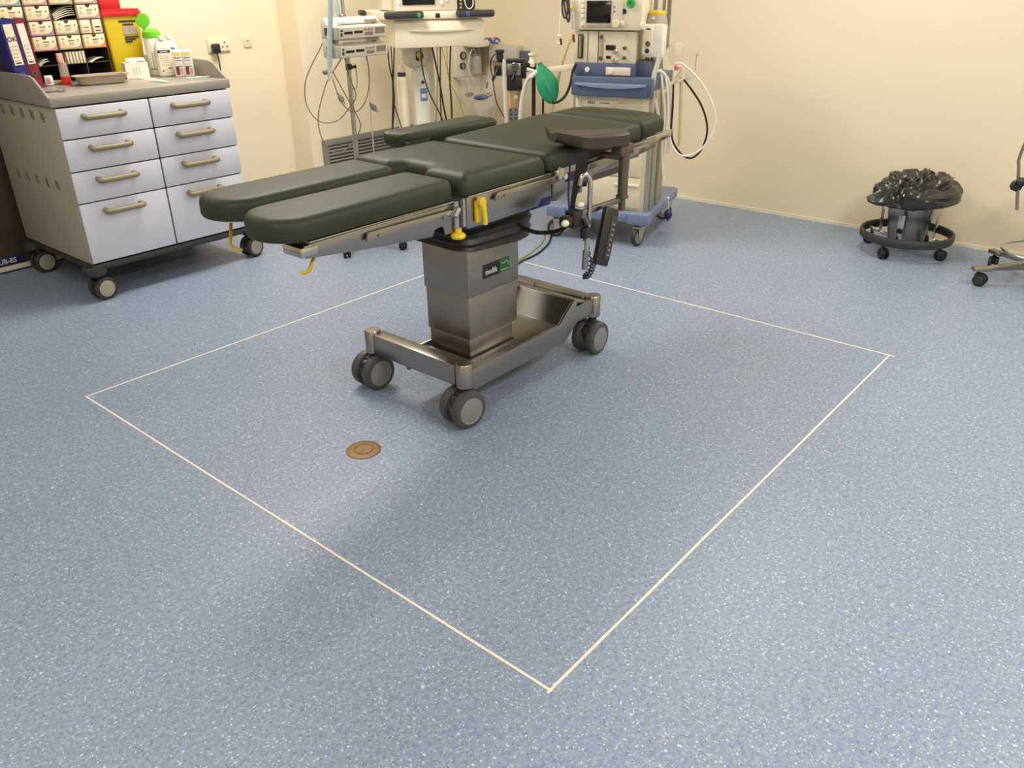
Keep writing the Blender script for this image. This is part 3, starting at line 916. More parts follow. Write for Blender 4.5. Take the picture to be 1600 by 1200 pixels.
# ------------------------------------------------------------------ anaesthesia machine
MO = (4.248, 2.883); MA = R(-73)
def anaesthesia_machine():
    t = thing('anaesthesia_machine', 'cream and blue anaesthesia machine on a blue castered base by the right wall', 'anaesthesia machine', (MO[0], MO[1], 0), MA)
    mb = MB()
    mb.prism(rp([(-0.34, 0.0, 0.02), (-0.335, -0.01), (0.30, -0.01), (0.320, 0.02, 0.02), (0.335, 0.80, 0.04), (-0.34, 0.80, 0.04)], 4), 0.150, 0.205, bev=0.004)
    mb.b2((-0.345, -0.02, 0.142), (-0.22, 0.06, 0.208), bev=0.006)
    mb.b2((0.19, -0.02, 0.142), (0.330, 0.08, 0.208), bev=0.006)
    mb.build('base_plate', 'base_blue', t)
    for (x, y, yw) in ((0.265, 0.04, R(250)), (-0.275, 0.04, R(200)), (0.28, 0.70, R(200)), (-0.28, 0.70, R(200))):
        caster(t, x, y, 0.15, 0.058, 0.034, yw, disc='disc_grey', tyre='charcoal', fork='aluminium', twin=False, trail=0.022)
    # lower cabinet
    mb = MB(); mb.b2((-0.19, 0.065, 0.205), (0.275, 0.52, 0.90), bev=0.006); cab = mb.build('lower_cabinet', 'cream_plastic', t)
    for (z0, z1) in ((0.66, 0.885), (0.42, 0.65), (0.225, 0.41)):
        mb = MB(); mb.b2((-0.175, 0.052, z0), (0.245, 0.068, z1), bev=0.004)
        d = mb.build('drawer', 'cream_plastic', t)
        mb = MB(); mb.b2((0.08, 0.042, z1 - 0.05), (0.24, 0.054, z1 - 0.035), bev=0.004)
        mb.build('handle', 'ivory', d)
    mb = MB(); mb.b2((-0.14, 0.048, 0.825), (0.045, 0.054, 0.862), bev=0.002)
    mb.cur = 1
    text_mesh(mb, 'ADU', 0.022, face_T((-0.085, 0.0475, 0.848), (1, 0, 0)), bold=0.0005)
    mb.b2((-0.035, 0.0475, 0.846), (0.03, 0.049, 0.850))
    mb.build('drawer_label', ['ivory', 'ink_dark'], t, smooth=0)
    # aluminium corner extrusions on the right
    mb = MB()
    for k, (y, w) in enumerate(((0.075, 0.03), (0.13, 0.045), (0.20, 0.03), (0.29, 0.05), (0.40, 0.04))):
        mb.b2((0.272, y - w / 2, 0.205), (0.300 + 0.01 * (k % 2), y + w / 2, 0.93), bev=0.006)
    mb.build('side_extrusion', 'aluminium', t)
    mb = MB(); mb.b2((-0.21, 0.07, 0.205), (-0.188, 0.50, 0.90), bev=0.006); mb.build('side_extrusion', 'aluminium', t)
    # blue drawer block
    mb = MB(); mb.b2((-0.20, 0.0, 0.893), (0.295, 0.52, 1.000), bev=0.006); blk = mb.build('worktop_block', 'machine_blue', t)
    mb = MB(); mb.b2((-0.175, -0.010, 0.895), (0.268, 0.002, 0.968), bev=0.003); d = mb.build('drawer', 'machine_blue', t)
    mb = MB()
    n = 16
    crv = [(-0.17 + 0.43 * i / n, 0.955 - 0.016 * math.sin(PI * i / n)) for i in range(n + 1)]
    mb.prism([(-0.17, 0.966), (0.26, 0.966)] + crv[::-1], -0.024, -0.009, axis='Y', bev=0.001)
    mb.build('grip_lip', 'machine_blue_light', d)
    # upper blue unit
    mb = MB(); mb.b2((-0.20, 0.045, 1.0), (0.172, 0.40, 1.072), bev=0.004)
    mb.prism([(0.17, 1.0), (0.17, 1.085), (0.25, 1.085), (0.262, 1.0)], 0.10, 0.40, axis='Y', bev=0.003)
    mb.build('blue_housing', 'machine_blue', t)
    mb = MB(); mb.b2((0.0, 0.038, 1.008), (0.150, 0.047, 1.052), bev=0.003); mb.build('name_panel', 'warm_white', t)
    mb = MB(); mb.cyl((0.028, 0.040, 1.03), (0.028, 0.032, 1.03), 0.017, n=24, bev=0.002); mb.build('rotary_cap', 'ivory', t)
    mb = MB(); mb.cyl((-0.115, 0.046, 1.035), (-0.115, 0.036, 1.035), 0.014, n=24, bev=0.002); mb.build('power_switch', 'white_plastic', t)
    # flowmeter unit
    mb = MB(); mb.b2((-0.205, 0.055, 1.072), (0.165, 0.36, 1.245), bev=0.004); fm = mb.build('flow_unit', 'cream_plastic', t)
    mb = MB(); mb.b2((-0.182, 0.048, 1.095), (-0.148, 0.057, 1.228), bev=0.003); mb.build('bellows_window', 'display_dark', fm)
    mb = MB(); mb.b2((-0.176, 0.046, 1.10), (-0.158, 0.050, 1.222), bev=0.002); mb.build('window_glass', 'ink_soft', fm)
    mb = MB(); mb.b2((-0.121, 0.053, 1.078), (-0.118, 0.057, 1.243)); mb.b2((-0.057, 0.053, 1.074), (-0.053, 0.057, 1.243)); mb.build('panel_seam', 'gap_dark', fm)
    mb = MB(); mb.b2((-0.046, 0.050, 1.085), (-0.026, 0.057, 1.228), bev=0.002); mb.build('flow_tube', 'label_greige', fm)
    for (x0, x1, z0, z1) in ((-0.008, 0.050, 1.145, 1.172), (-0.004, 0.022, 1.098, 1.113)):
        mb = MB(); mb.b2((x0, 0.049, z0), (x1, 0.056, z1), bev=0.001); mb.build('display', 'screen_black', fm)
    for (x, z, r, mm) in ((0.052, 1.138, 0.014, 'chrome'), (0.052, 1.088, 0.013, 'chrome'), (0.108, 1.158, 0.010, 'dark_steel'), (0.108, 1.105, 0.010, 'dark_steel'), (-0.036, 1.10, 0.010, 'dark_steel'), (-0.036, 1.215, 0.009, 'dark_steel')):
        mb = MB(); mb.cyl((x, 0.056, z), (x, 0.036, z), r, n=20, bev=0.002); mb.build('control_knob', mm, fm)
    # monitor
    mb = MB(); mb.b2((-0.222, 0.03, 1.252), (0.205, 0.34, 1.53), bev=0.012)
    mon = mb.build('monitor_housing', 'ivory', t)
    mb = MB(); mb.b2((-0.165, 0.022, 1.268), (0.092, 0.032, 1.52), bev=0.003); mb.build('control_panel', 'warm_white', mon)
    mb = MB(); mb.b2((-0.122, 0.016, 1.292), (0.024, 0.024, 1.408), bev=0.002); mb.build('screen', 'screen_black', mon)
    mb = MB(); mb.b2((-0.122, 0.016, 1.270), (0.024, 0.024, 1.288), bev=0.001); mb.build('soft_key_strip', 'label_greige', mon)
    for k, z in enumerate((1.285, 1.325, 1.352, 1.378, 1.404)):
        mb = MB(); mb.cyl((-0.148, 0.024, z), (-0.148, 0.017, z), 0.010, n=18, bev=0.002); mb.build('key', 'ivory', mon)
    for z in (1.352, 1.376):
        mb = MB(); mb.cyl((0.043, 0.024, z), (0.043, 0.018, z), 0.004, n=12); mb.build('indicator', 'ink_dark', mon)
    mb = MB(); mb.cyl((0.058, 0.024, 1.288), (0.058, 0.000, 1.288), 0.021, n=24, bev=0.003); mb.build('rotary_knob', 'cream_plastic', mon)
    mb = MB(); mb.b2((0.082, 0.018, 1.272), (0.108, 0.026, 1.305), bev=0.002); mb.build('key_plate', 'warm_white', mon)
    mb = MB(); mb.cyl((0.098, 0.032, 1.352), (0.098, 0.026, 1.352), 0.014, n=22, bev=0.001); mb.build('round_badge', 'bulb_navy', mon)
    mb = MB(); mb.lathe([(0.010, -0.004), (0.022, -0.004), (0.026, 0.004), (0.022, 0.012), (0.010, 0.012), (0.010, -0.004)], T=Matrix.Translation((0.140, 0.018, 1.395)) @ Matrix.Rotation(PI / 2, 4, 'X'), n=22)
    mb.box((0.140, 0.025, 1.41), (0.02, 0.03, 0.05), bev=0.004)
    mb.build('green_clip', 'knob_green', mon)
    mb = MB(); mb.cyl((0.185, 0.09, 1.278), (0.215, 0.03, 1.278), 0.018, n=20, bev=0.003); mb.build('side_port', 'ivory', mon)
anaesthesia_machine()
MT = Matrix.Translation((MO[0], MO[1], 0)) @ Matrix.Rotation(MA, 4, 'Z')
def mw(x, y, z): return MT @ Vector((x, y, z))

def vaporizer():
    t = thing('vaporizer', 'white anaesthetic vaporizer with yellow top dial at the machine right side', 'vaporizer', mw(0.250, 0.15, 0), MA)
    mb = MB(); mb.b2((-0.045, -0.05, 1.105), (0.065, 0.09, 1.285), bev=0.008); mb.build('housing', 'white_plastic', t)
    mb = MB(); mb.b2((-0.050, -0.060, 1.12), (0.005, -0.048, 1.275), bev=0.003); f = mb.build('front_panel', 'ivory', t)
    mb = MB(); mb.cyl((-0.018, -0.060, 1.18), (-0.018, -0.067, 1.18), 0.015, n=20, bev=0.002); mb.build('lever', 'dark_steel', f)
    mb = MB(); mb.cyl((-0.020, -0.060, 1.142), (-0.020, -0.064, 1.142), 0.013, n=22); mb.build('round_badge', 'bulb_navy', f)
    mb = MB(); mb.b2((-0.030, -0.0615, 1.255), (-0.008, -0.0595, 1.262)); mb.build('print', 'ink_dark', f)
    mb = MB(); mb.lathe([(0, 1.285), (0.062, 1.285), (0.060, 1.30), (0.050, 1.332), (0, 1.334)], (0.008, 0.02, 0), n=30); mb.build('dial_skirt', 'cabinet_beige', t)
    mb = MB(); mb.lathe([(0, 1.332), (0.047, 1.332), (0.049, 1.340), (0.044, 1.352), (0, 1.355)], (0.008, 0.02, 0), n=30); mb.build('dial', 'yellow_plastic', t)
    mb = MB(); mb.cyl((0.0, -0.040, 1.315), (0.0, -0.046, 1.312), 0.008, n=14); mb.build('dial_button', 'white_plastic', t)
    mb = MB(); mb.b2((-0.02, 0.03, 1.35), (0.0, 0.05, 1.50)); mb.b2((0.03, 0.04, 1.35), (0.045, 0.055, 1.50)); mb.b2((0.055, 0.05, 1.15), (0.075, 0.075, 1.52)); mb.build('mount_rods', 'steel', t)
    mb = MB(); mb.cyl((-0.03, 0.0, 1.0), (-0.03, 0.0, 1.11), 0.012, n=14); mb.cyl((0.0, 0.0, 1.0), (0.0, 0.0, 1.11), 0.010, n=14); mb.build('mount_legs', 'dark_steel', t)
vaporizer()

def reservoir():
    b = mw(0.36, 0.24, 0)
    t = thing('suction_reservoir', 'cloudy pinkish suction reservoir with folded liner beside the vaporizer', 'suction reservoir', (b.x, b.y, 0))
    mb = MB(); mb.lathe([(0, 1.055), (0.030, 1.055), (0.040, 1.075), (0.046, 1.12), (0.045, 1.16), (0.030, 1.18), (0, 1.185)], (0.02, 0.0, 0), n=26,
                       fn=lambda p, a: Vector((p.x * (1 + 0.06 * math.sin(5 * a + p.z * 30)), p.y * (1 + 0.06 * math.sin(5 * a + p.z * 30)), p.z)))
    mb.build('liner', 'pink_clear', t)
    mb = MB(); mb.lathe([(0, 1.03), (0.022, 1.03), (0.024, 1.05), (0.016, 1.062), (0, 1.062)], (0.0, -0.03, 0), n=22); mb.build('lid', 'pink_plastic', t)
    mb = MB(); mb.lathe([(0, 0.95), (0.030, 0.955), (0.036, 0.99), (0.03, 1.02), (0, 1.02)], (0.075, -0.08, 0), n=22); mb.build('filter_cup', 'clear_plastic', t)
    mb = MB(); mb.cyl((0.11, -0.09, 1.02), (0.11, -0.09, 1.115), 0.008, n=12); mb.box((0.118, -0.10, 1.117), (0.035, 0.012, 0.006), bev=0.002)
    mb.cyl((0.0, 0.0, 0.95), (0.11, -0.09, 1.00), 0.008, n=10)
    mb.cyl((-0.05, 0.03, 0.90), (0.03, -0.05, 1.03), 0.010, n=10)
    mb.build('holder_rod', 'cream_plastic', t)
reservoir()

def hose(name, label, cat, pts, base, r, m, n=10, sub=8, ripple=None, group=None):
    mb = MB()
    mb.tube([on_plane(p[0], p[1], p[2] if len(p) > 2 else base) for p in pts], r, n=n, sub=sub, ripple=ripple)
    o = mb.build(name, m)
    return info(o, label, cat, group)
rb = (4.46, 2.50)
hose('breathing_tube', 'thin white tube looping widest from the machine right side', 'tube',
     [(1056, 100), (1066, 100), (1090, 122), (1108, 150), (1118, 180), (1116, 202), (1104, 224), (1085, 240), (1065, 243), (1052, 232), (1045, 205), (1044, 170), (1043, 140), (1040, 120)], rb, 0.0058, 'hose_white')
hose('breathing_tube', 'black tube looping down inside the thin white tube', 'tube',
     [(1068, 124), (1082, 142), (1096, 165), (1104, 190), (1104, 212), (1095, 235), (1080, 247), (1065, 241), (1052, 222), (1049, 200), (1051, 170), (1052, 140), (1052, 132)], (4.47, 2.54), 0.0060, 'black_rubber')
hose('breathing_tube', 'short thick white hose hanging straight down at the machine corner', 'tube',
     [(1032, 108), (1034, 130), (1036, 150), (1038, 175), (1037, 195), (1034, 235), (1036, 280)], (4.50, 2.66), 0.010, 'hose_white', ripple=0.88, sub=14)
hose('breathing_tube', 'white hose bending over beside the blue drawer block', 'tube',
     [(1020, 148), (1024, 160), (1028, 178), (1030, 196), (1027, 215)], (4.44, 2.60), 0.012, 'hose_clear', ripple=0.9, sub=14)
hose('breathing_tube', 'clear tube arching from the pink lid to the machine corner', 'tube',
     [(1024, 112), (1033, 112), (1042, 122), (1046, 136), (1047, 160), (1046, 200), (1043, 240)], (4.46, 2.58), 0.010, 'hose_clear', sub=10)
hose('breathing_tube', 'slanting clear tube crossing in front of the vaporizer foot', 'tube',
     [(1032, 84), (1028, 98), (1022, 118), (1018, 140)], (4.40, 2.60), 0.014, 'hose_clear', sub=10)
hose('breathing_tube', 'pale yellow tube hanging inside the loop of tubes', 'tube',
     [(1064, 120), (1064, 150), (1063, 190), (1061, 228)], (4.62, 2.62), 0.010, 'hose_yellowish')

# blue squeeze bulb hanging by the base
def bulb():
    b = mw(0.42, 0.32, 0)
    p0 = on_plane(1041, 318, (b.x, b.y)); p1 = on_plane(1044, 335, (b.x, b.y))
    t = thing('squeeze_bulb', 'dark blue rubber squeeze bulb hanging at the rear corner of the blue base', 'squeeze bulb', (p1.x, p1.y, 0))
    mb = MB(); mb.sphere((0, 0, p1.z), 0.026, (1, 1, 1.35)); mb.cyl((0, 0, p1.z - 0.045), (0, 0, p1.z - 0.03), 0.006); mb.build('bulb', 'bulb_navy', t)
    mb = MB(); mb.tube([(0, 0, p1.z + 0.03), (-0.004, 0, p1.z + 0.06), (0.0, 0.01, p1.z + 0.10)], 0.003); mb.sphere((0, 0.01, p1.z + 0.105), 0.010); mb.build('connector', 'white_plastic', t)
bulb()

# ------------------------------------------------------------------ absorber / breathing circuit unit
def absorber():
    c = Vector((4.15, 3.50, 0))
    A = R(-50)
    t = thing('breathing_system', 'black carbon dioxide absorber with peach canister left of the anaesthesia machine', 'breathing system', c, A)
    Ti = (Matrix.Translation(c) @ Matrix.Rotation(A, 4, 'Z')).inverted()
    q = lambda px, py: Ti @ on_plane(px, py, (c.x, c.y))
    def bx(mb, x0, y0, x1, y1, d0, d1, bev=0.004):
        a, b_ = q(x0, y1), q(x1, y0)
        mb.b2((a.x, d0, a.z), (b_.x, d1, b_.z), bev=bev)
    mb = MB()
    bx(mb, 792, 118, 816, 140, -0.06, 0.06, 0.008)
    bx(mb, 812, 92, 822, 122, -0.04, 0.05, 0.006)
    bx(mb, 772, 102, 784, 118, -0.03, 0.03, 0.006)
    bx(mb, 785, 92, 815, 97, -0.05, 0.05, 0.004)
    bx(mb, 820, 98, 838, 112, -0.02, 0.05, 0.006)
    mb.build('manifold', 'black_plastic', t)
    mb = MB(); bx(mb, 783, 97, 814, 118, -0.045, 0.05, 0.006); mb.build('valve_block', 'steel', t)
    mb = MB()
    p = q(805, 103); mb.cyl((p.x, -0.05, p.z), (p.x, -0.068, p.z), 0.026, n=24, bev=0.003); mb.build('valve_dome', 'chrome', t)
    mb = MB()
    a, b_ = q(781, 97), q(781, 78)
    mb.lathe([(0, a.z), (0.016, a.z), (0.024, a.z + 0.03), (0.022, b_.z - 0.02), (0.029, b_.z - 0.014), (0.029, b_.z), (0, b_.z + 0.003)], (a.x, 0, 0), n=24)
    mb.build('relief_valve', 'black_plastic', t)
    mb = MB()
    a, b_ = q(832, 104), q(832, 83)
    mb.lathe([(0, a.z), (0.024, a.z), (0.026, a.z + 0.03), (0.020, a.z + 0.04), (0.020, b_.z - 0.015), (0.028, b_.z - 0.012), (0.028, b_.z), (0, b_.z + 0.002)], (a.x, 0, 0), n=26)
    mb.build('overflow_valve', 'ivory', t)
    for x0, y0, x1, y1 in ((778, 107, 770, 124), (806, 108, 800, 124)):
        mb = MB(); a, b_ = q(x0, y0), q(x1, y1)
        mb.cyl((a.x, -0.05, a.z), (b_.x, -0.075, b_.z), 0.009, n=12, bev=0.002); mb.build('lever', 'black_gloss', t)
    mb = MB(); a, b_ = q(804, 182), q(804, 138)
    mb.lathe([(0, a.z), (0.040, a.z), (0.044, a.z + 0.01), (0.044, b_.z - 0.01), (0.040, b_.z), (0, b_.z)], (a.x, 0, 0), n=30); mb.build('canister', 'soda_lime', t)
    mb = MB(); p = q(806, 150)
    mb.box((p.x, -0.046, p.z), (0.024, 0.003, 0.020), bev=0.004); mb.build('canister_badge', 'ivory', t)
    mb = MB(); a, b_ = q(795, 181), q(810, 167)
    mb.b2((a.x, -0.052, a.z - 0.03), (b_.x, -0.043, b_.z), bev=0.002)
    mb.cur = 1
    for i in range(3):
        for k in range(2):
            mb.box((a.x + 0.014 + 0.03 * k, -0.053, b_.z - 0.012 - 0.026 * i), (0.010, 0.003, 0.010), bev=0.002)
    mb.build('gauge_plate', ['disc_grey', 'ink_dark'], t)
    # vertical support post with arm to the machine
    mb = MB(); a = q(834, 110)
    mb.b2((a.x - 0.012, 0.0, 0.2), (a.x + 0.012, 0.03, a.z), bev=0.003)
    a2 = q(849, 150); mb.b2((a2.x - 0.008, 0.01, 0.2), (a2.x + 0.006, 0.03, a2.z), bev=0.003)
    mb.build('support_post', 'black_plastic', t)
    mb = MB(); e0 = q(842, 112); e1 = Ti @ mw(-0.2, 0.12, 1.045)
    d = e1 - e0
    mb.box((e0 + e1) / 2, (d.length, 0.03, 0.035), T=d.to_track_quat('X', 'Z').to_matrix().to_4x4(), bev=0.003)
    mb.build('support_arm', 'ivory', t)
    # foot so the posts carry to the machine base
    mb = MB(); e1 = Ti @ mw(-0.35, 0.30, 0.185); e0 = Vector((a.x, 0.015, 0.20)); d = e1 - e0
    mb.box((e0 + e1) / 2, (d.length, 0.05, 0.03), T=d.to_track_quat('X', 'Z').to_matrix().to_4x4(), bev=0.003)
    mb.build('foot_arm', 'base_blue', t)
absorber()
ab = (4.12, 3.47)
hose('breathing_hose', 'upright pale corrugated hose in front of the absorber', 'hose', [(788, 92), (788, 110), (788, 130), (789, 150), (790, 175), (792, 200)], (4.10, 3.44), 0.012, 'hose_clear', ripple=0.85, sub=10)
hose('breathing_hose', 'curved white hose running from the green bag mount downwards', 'hose', [(832, 117), (824, 126), (818, 142), (814, 165), (812, 195)], (4.10, 3.40), 0.013, 'hose_clear', ripple=0.88, sub=12)
hose('thin_cable', 'thin black sensor cable hanging at the left of the absorber', 'cable', [(774, 84), (768, 92), (767, 106), (770, 122), (772, 140), (776, 160), (785, 178), (792, 190)], (4.08, 3.46), 0.0035, 'cable_black')

def green_bag():
    bb = (4.08, 3.36)
    top = on_plane(843, 98, bb); bot = on_plane(864, 163, bb); mid = (top + bot) / 2
    t = thing('reservoir_bag', 'green rubber reservoir bag hanging between the absorber and the machine', 'reservoir bag', (mid.x, mid.y, 0))
    L = (top - bot).length
    ax = (top - bot).normalized()
    xx = Vector((0.6445, -0.7645, 0)); xx = (xx - ax * xx.dot(ax)).normalized(); yy = ax.cross(xx)
    T = Matrix.Translation(Vector((0, 0, mid.z))) @ Matrix((xx, yy, ax)).transposed().to_4x4()
    prof = [(0.003, -L / 2), (0.014, -L / 2 + 0.01)]
    for i in range(1, 24):
        s = i / 24
        w = 0.062 * (math.sin(PI * min(1, s ** 0.8)) ** 0.7)
        prof.append((max(0.014, w), -L / 2 + L * s))
    prof += [(0.016, L / 2), (0.0, L / 2 + 0.002)]
    def fn(p, a):
        k = 1 + 0.10 * math.cos(3 * a + 0.7) + 0.05 * math.cos(7 * a + p.z * 30)
        sh = 0.16 * abs(math.sin(2.5 * a + 6 * p.z)) ** 6
        return Vector((p.x * (k - sh) , p.y * (k - sh) * 0.72, p.z))
    mb = MB(); mb.lathe(prof, T=T, n=44, fn=fn)
    mb.build('bag', 'bag_green', t, smooth=24)
    p = on_plane(834, 111, bb) - mid; p2 = on_plane(828, 121, bb) - mid
    mb = MB(); p.z += mid.z; p2.z += mid.z
    mb.cyl(p + Vector((0.01, -0.02, 0)), p2 , 0.014, n=14); mb.cyl(p, p + Vector((-0.03, 0.03, 0.012)), 0.010, n=12); mb.build('elbow', 'white_plastic', t)
green_bag()
hose('bag_hose', 'black hose curving from the green bag up to the blue housing', 'hose', [(862, 160), (872, 159), (883, 150), (891, 132), (895, 112), (900, 100)], (4.10, 3.20), 0.0085, 'black_rubber')
hose('yellowish_tube', 'translucent yellowish tube slanting behind the green bag', 'tube', [(896, 52), (884, 80), (875, 110), (869, 140), (862, 175), (858, 200)], (4.32, 3.30), 0.011, 'hose_yellowish')

def sensor_bundle():
    b = (4.12, 3.18)
    t = thing('sensor_cable_bundle', 'coiled sensor leads hanging at the left edge of the monitor', 'cable bundle', (b[0], b[1], 0))
    o = Vector((b[0], b[1], 0))
    q = lambda pts: [on_plane(*p, b) - o for p in pts]
    mb = MB(); mb.tube(q([(878, -14), (877, 10), (875, 30), (874, 50), (872, 58)]), 0.0035); mb.tube(q([(886, -8), (882, 10), (876, 20), (880, 26)]), 0.003)
    c = q([(873, 68)])[0]; mb.sphere(c, 0.010, (1.4, 1, 0.6))
    c = q([(874, 56)])[0]; mb.box(c, (0.03, 0.01, 0.012), rz=R(-50), bev=0.003)
    mb.build('white_lead', 'white_plastic', t)
    mb = MB(); mb.tube(q([(876, 60), (877, 70)]), 0.006); mb.build('lead_plug', 'black_plastic', t)
    mb = MB(); mb.tube(q([(880, -12), (878, 10), (882, 28), (887, 20), (886, 4), (881, 0), (884, 20), (888, 34), (890, 22), (888, 0), (886, -14)]), 0.006); mb.build('dark_coil', 'charcoal', t)
    mb = MB(); mb.tube(q([(889, -12), (893, 8), (896, 26), (897, 44), (898, 56)]), 0.005); mb.build('clear_line', 'hose_clear', t)
    mb = MB(); mb.tube(q([(896, 54), (897, 66)]), 0.007); mb.build('brown_tip', 'label_maroon', t)
    c = q([(893, 12)])[0]
    mb = MB(); mb.sphere(c, 0.012, (0.8, 0.8, 1.2)); mb.build('yellow_clip', 'yellow_plastic', t)
sensor_bundle()

# ------------------------------------------------------------------ monitor trolley
TRO = (3.90, 4.28); TRA = R(-31.3)
TRM = Matrix.Translation((TRO[0], TRO[1], 0)) @ Matrix.Rotation(TRA, 4, 'Z')
def monitor_trolley():
    t = thing('equipment_trolley', 'ivory equipment trolley with one wide drawer and black padded handles', 'equipment trolley', (TRO[0], TRO[1], 0), TRA)
    mb = MB(); mb.b2((0.0, 0.015, 1.118), (0.597, 0.50, 1.285), bev=0.005); mb.build('drawer_housing', 'ivory', t)
    mb = MB(); mb.b2((-0.004, -0.004, 1.12), (0.600, 0.016, 1.276), bev=0.006); d = mb.build('drawer', 'ivory', t)
    n = 14
    mb = MB(); crv = [(0.09 + 0.43 * i / n, 1.222 - 0.012 * math.sin(PI * i / n)) for i in range(n + 1)]
    mb.prism([(0.09, 1.226), (0.52, 1.226)] + crv[::-1], -0.014, -0.003, axis='Y', bev=0.001); mb.build('grip_lip', 'cream_plastic', d)
    mb = MB(); mb.prism(rp([(-0.06, 0.0, 0.02), (0.66, 0.0, 0.02), (0.66, 0.62, 0.04), (-0.10, 0.62, 0.04)], 5), 1.290, 1.335, bev=0.004)
    mb.build('top_tray', 'ivory', t)
    for x0, x1 in ((-0.068, 0.185), (0.407, 0.664)):
        mb = MB(); mb.b2((x0, -0.05, 1.298), (x1, 0.005, 1.340), bev=0.012); h = mb.build('padded_handle', 'charcoal', t)
        kx = x1 - 0.035 if x0 < 0 else x0 + 0.07
        mb = MB(); mb.cyl((kx, -0.050, 1.318), (kx, -0.060, 1.318), 0.014, n=20, bev=0.002)
        mb.build('release_button', 'knob_green' if x0 < 0 else 'knob_blue', h)
    mb = MB(); mb.b2((-0.135, 0.50, 1.300), (-0.098, 0.63, 1.335), bev=0.010); mb.build('padded_handle', 'charcoal', t)
    mb = MB(); mb.b2((0.272, -0.004, 1.298), (0.300, 0.003, 1.325), bev=0.001); mb.build('logo_plate', 'black_gloss', t)
    mb = MB(); mb.b2((0.27, 0.44, 0.15), (0.35, 0.52, 1.12), bev=0.006); mb.build('column', 'cream_plastic', t)
    mb = MB(); mb.b2((0.02, 0.10, 0.12), (0.58, 0.60, 0.17), bev=0.02); mb.build('base', 'cream_plastic', t)
    for (x, y) in ((0.07, 0.15), (0.53, 0.15), (0.07, 0.55), (0.53, 0.55)):
        caster(t, x, y, 0.12, 0.050, 0.032, R(30), tyre='charcoal', fork='black_plastic', twin=False, trail=0.015)
monitor_trolley()
def patient_monitor():
    t = thing('patient_monitor', 'grey patient monitor with dark screen standing on the ivory trolley', 'monitor', TRM @ Vector((0.30, 0.2, 0)), TRA)
    mb = MB(); mb.b2((-0.27, -0.10, 1.337), (0.15, 0.22, 1.56), bev=0.008)
    mb.prism([(-0.34, 1.345), (-0.27, 1.338), (-0.27, 1.56), (-0.31, 1.56)], -0.02, 0.22, axis='Y', bev=0.004)
    mb.build('housing', 'pump_grey', t)
    mb = MB(); mb.b2((-0.222, -0.107, 1.372), (-0.005, -0.098, 1.52), bev=0.003); mb.build('screen', 'screen_black', t)
    mb = MB(); mb.b2((-0.255, -0.103, 1.355), (-0.24, -0.099, 1.50)); mb.build('side_trim', 'warm_white', t)
    for (x, z, r, mm) in ((-0.248, 1.388, 0.009, 'white_plastic'), (0.04, 1.385, 0.012, 'white_plastic'), (0.075, 1.400, 0.009, 'pump_face')):
        mb = MB(); mb.cyl((x, -0.099, z), (x, -0.112, z), r, n=20, bev=0.002); mb.build('control_knob', mm, t)
    mb = MB(); mb.b2((0.155, -0.095, 1.337), (0.275, 0.20, 1.55), bev=0.01); md = mb.build('module_rack', 'black_plastic', t)
    for k in range(3):
        mb = MB(); mb.cyl((0.172, -0.095, 1.352 + 0.022 * k), (0.172, -0.103, 1.352 + 0.022 * k), 0.007, n=14); mb.build('socket', 'label_greige', md)
    mb = MB(); mb.tube([(0.20, -0.10, 1.50), (0.19, -0.125, 1.42), (0.20, -0.135, 1.36), (0.225, -0.13, 1.345), (0.25, -0.125, 1.37), (0.255, -0.10, 1.45)], 0.003); mb.build('white_lead', 'white_plastic', md)
patient_monitor()

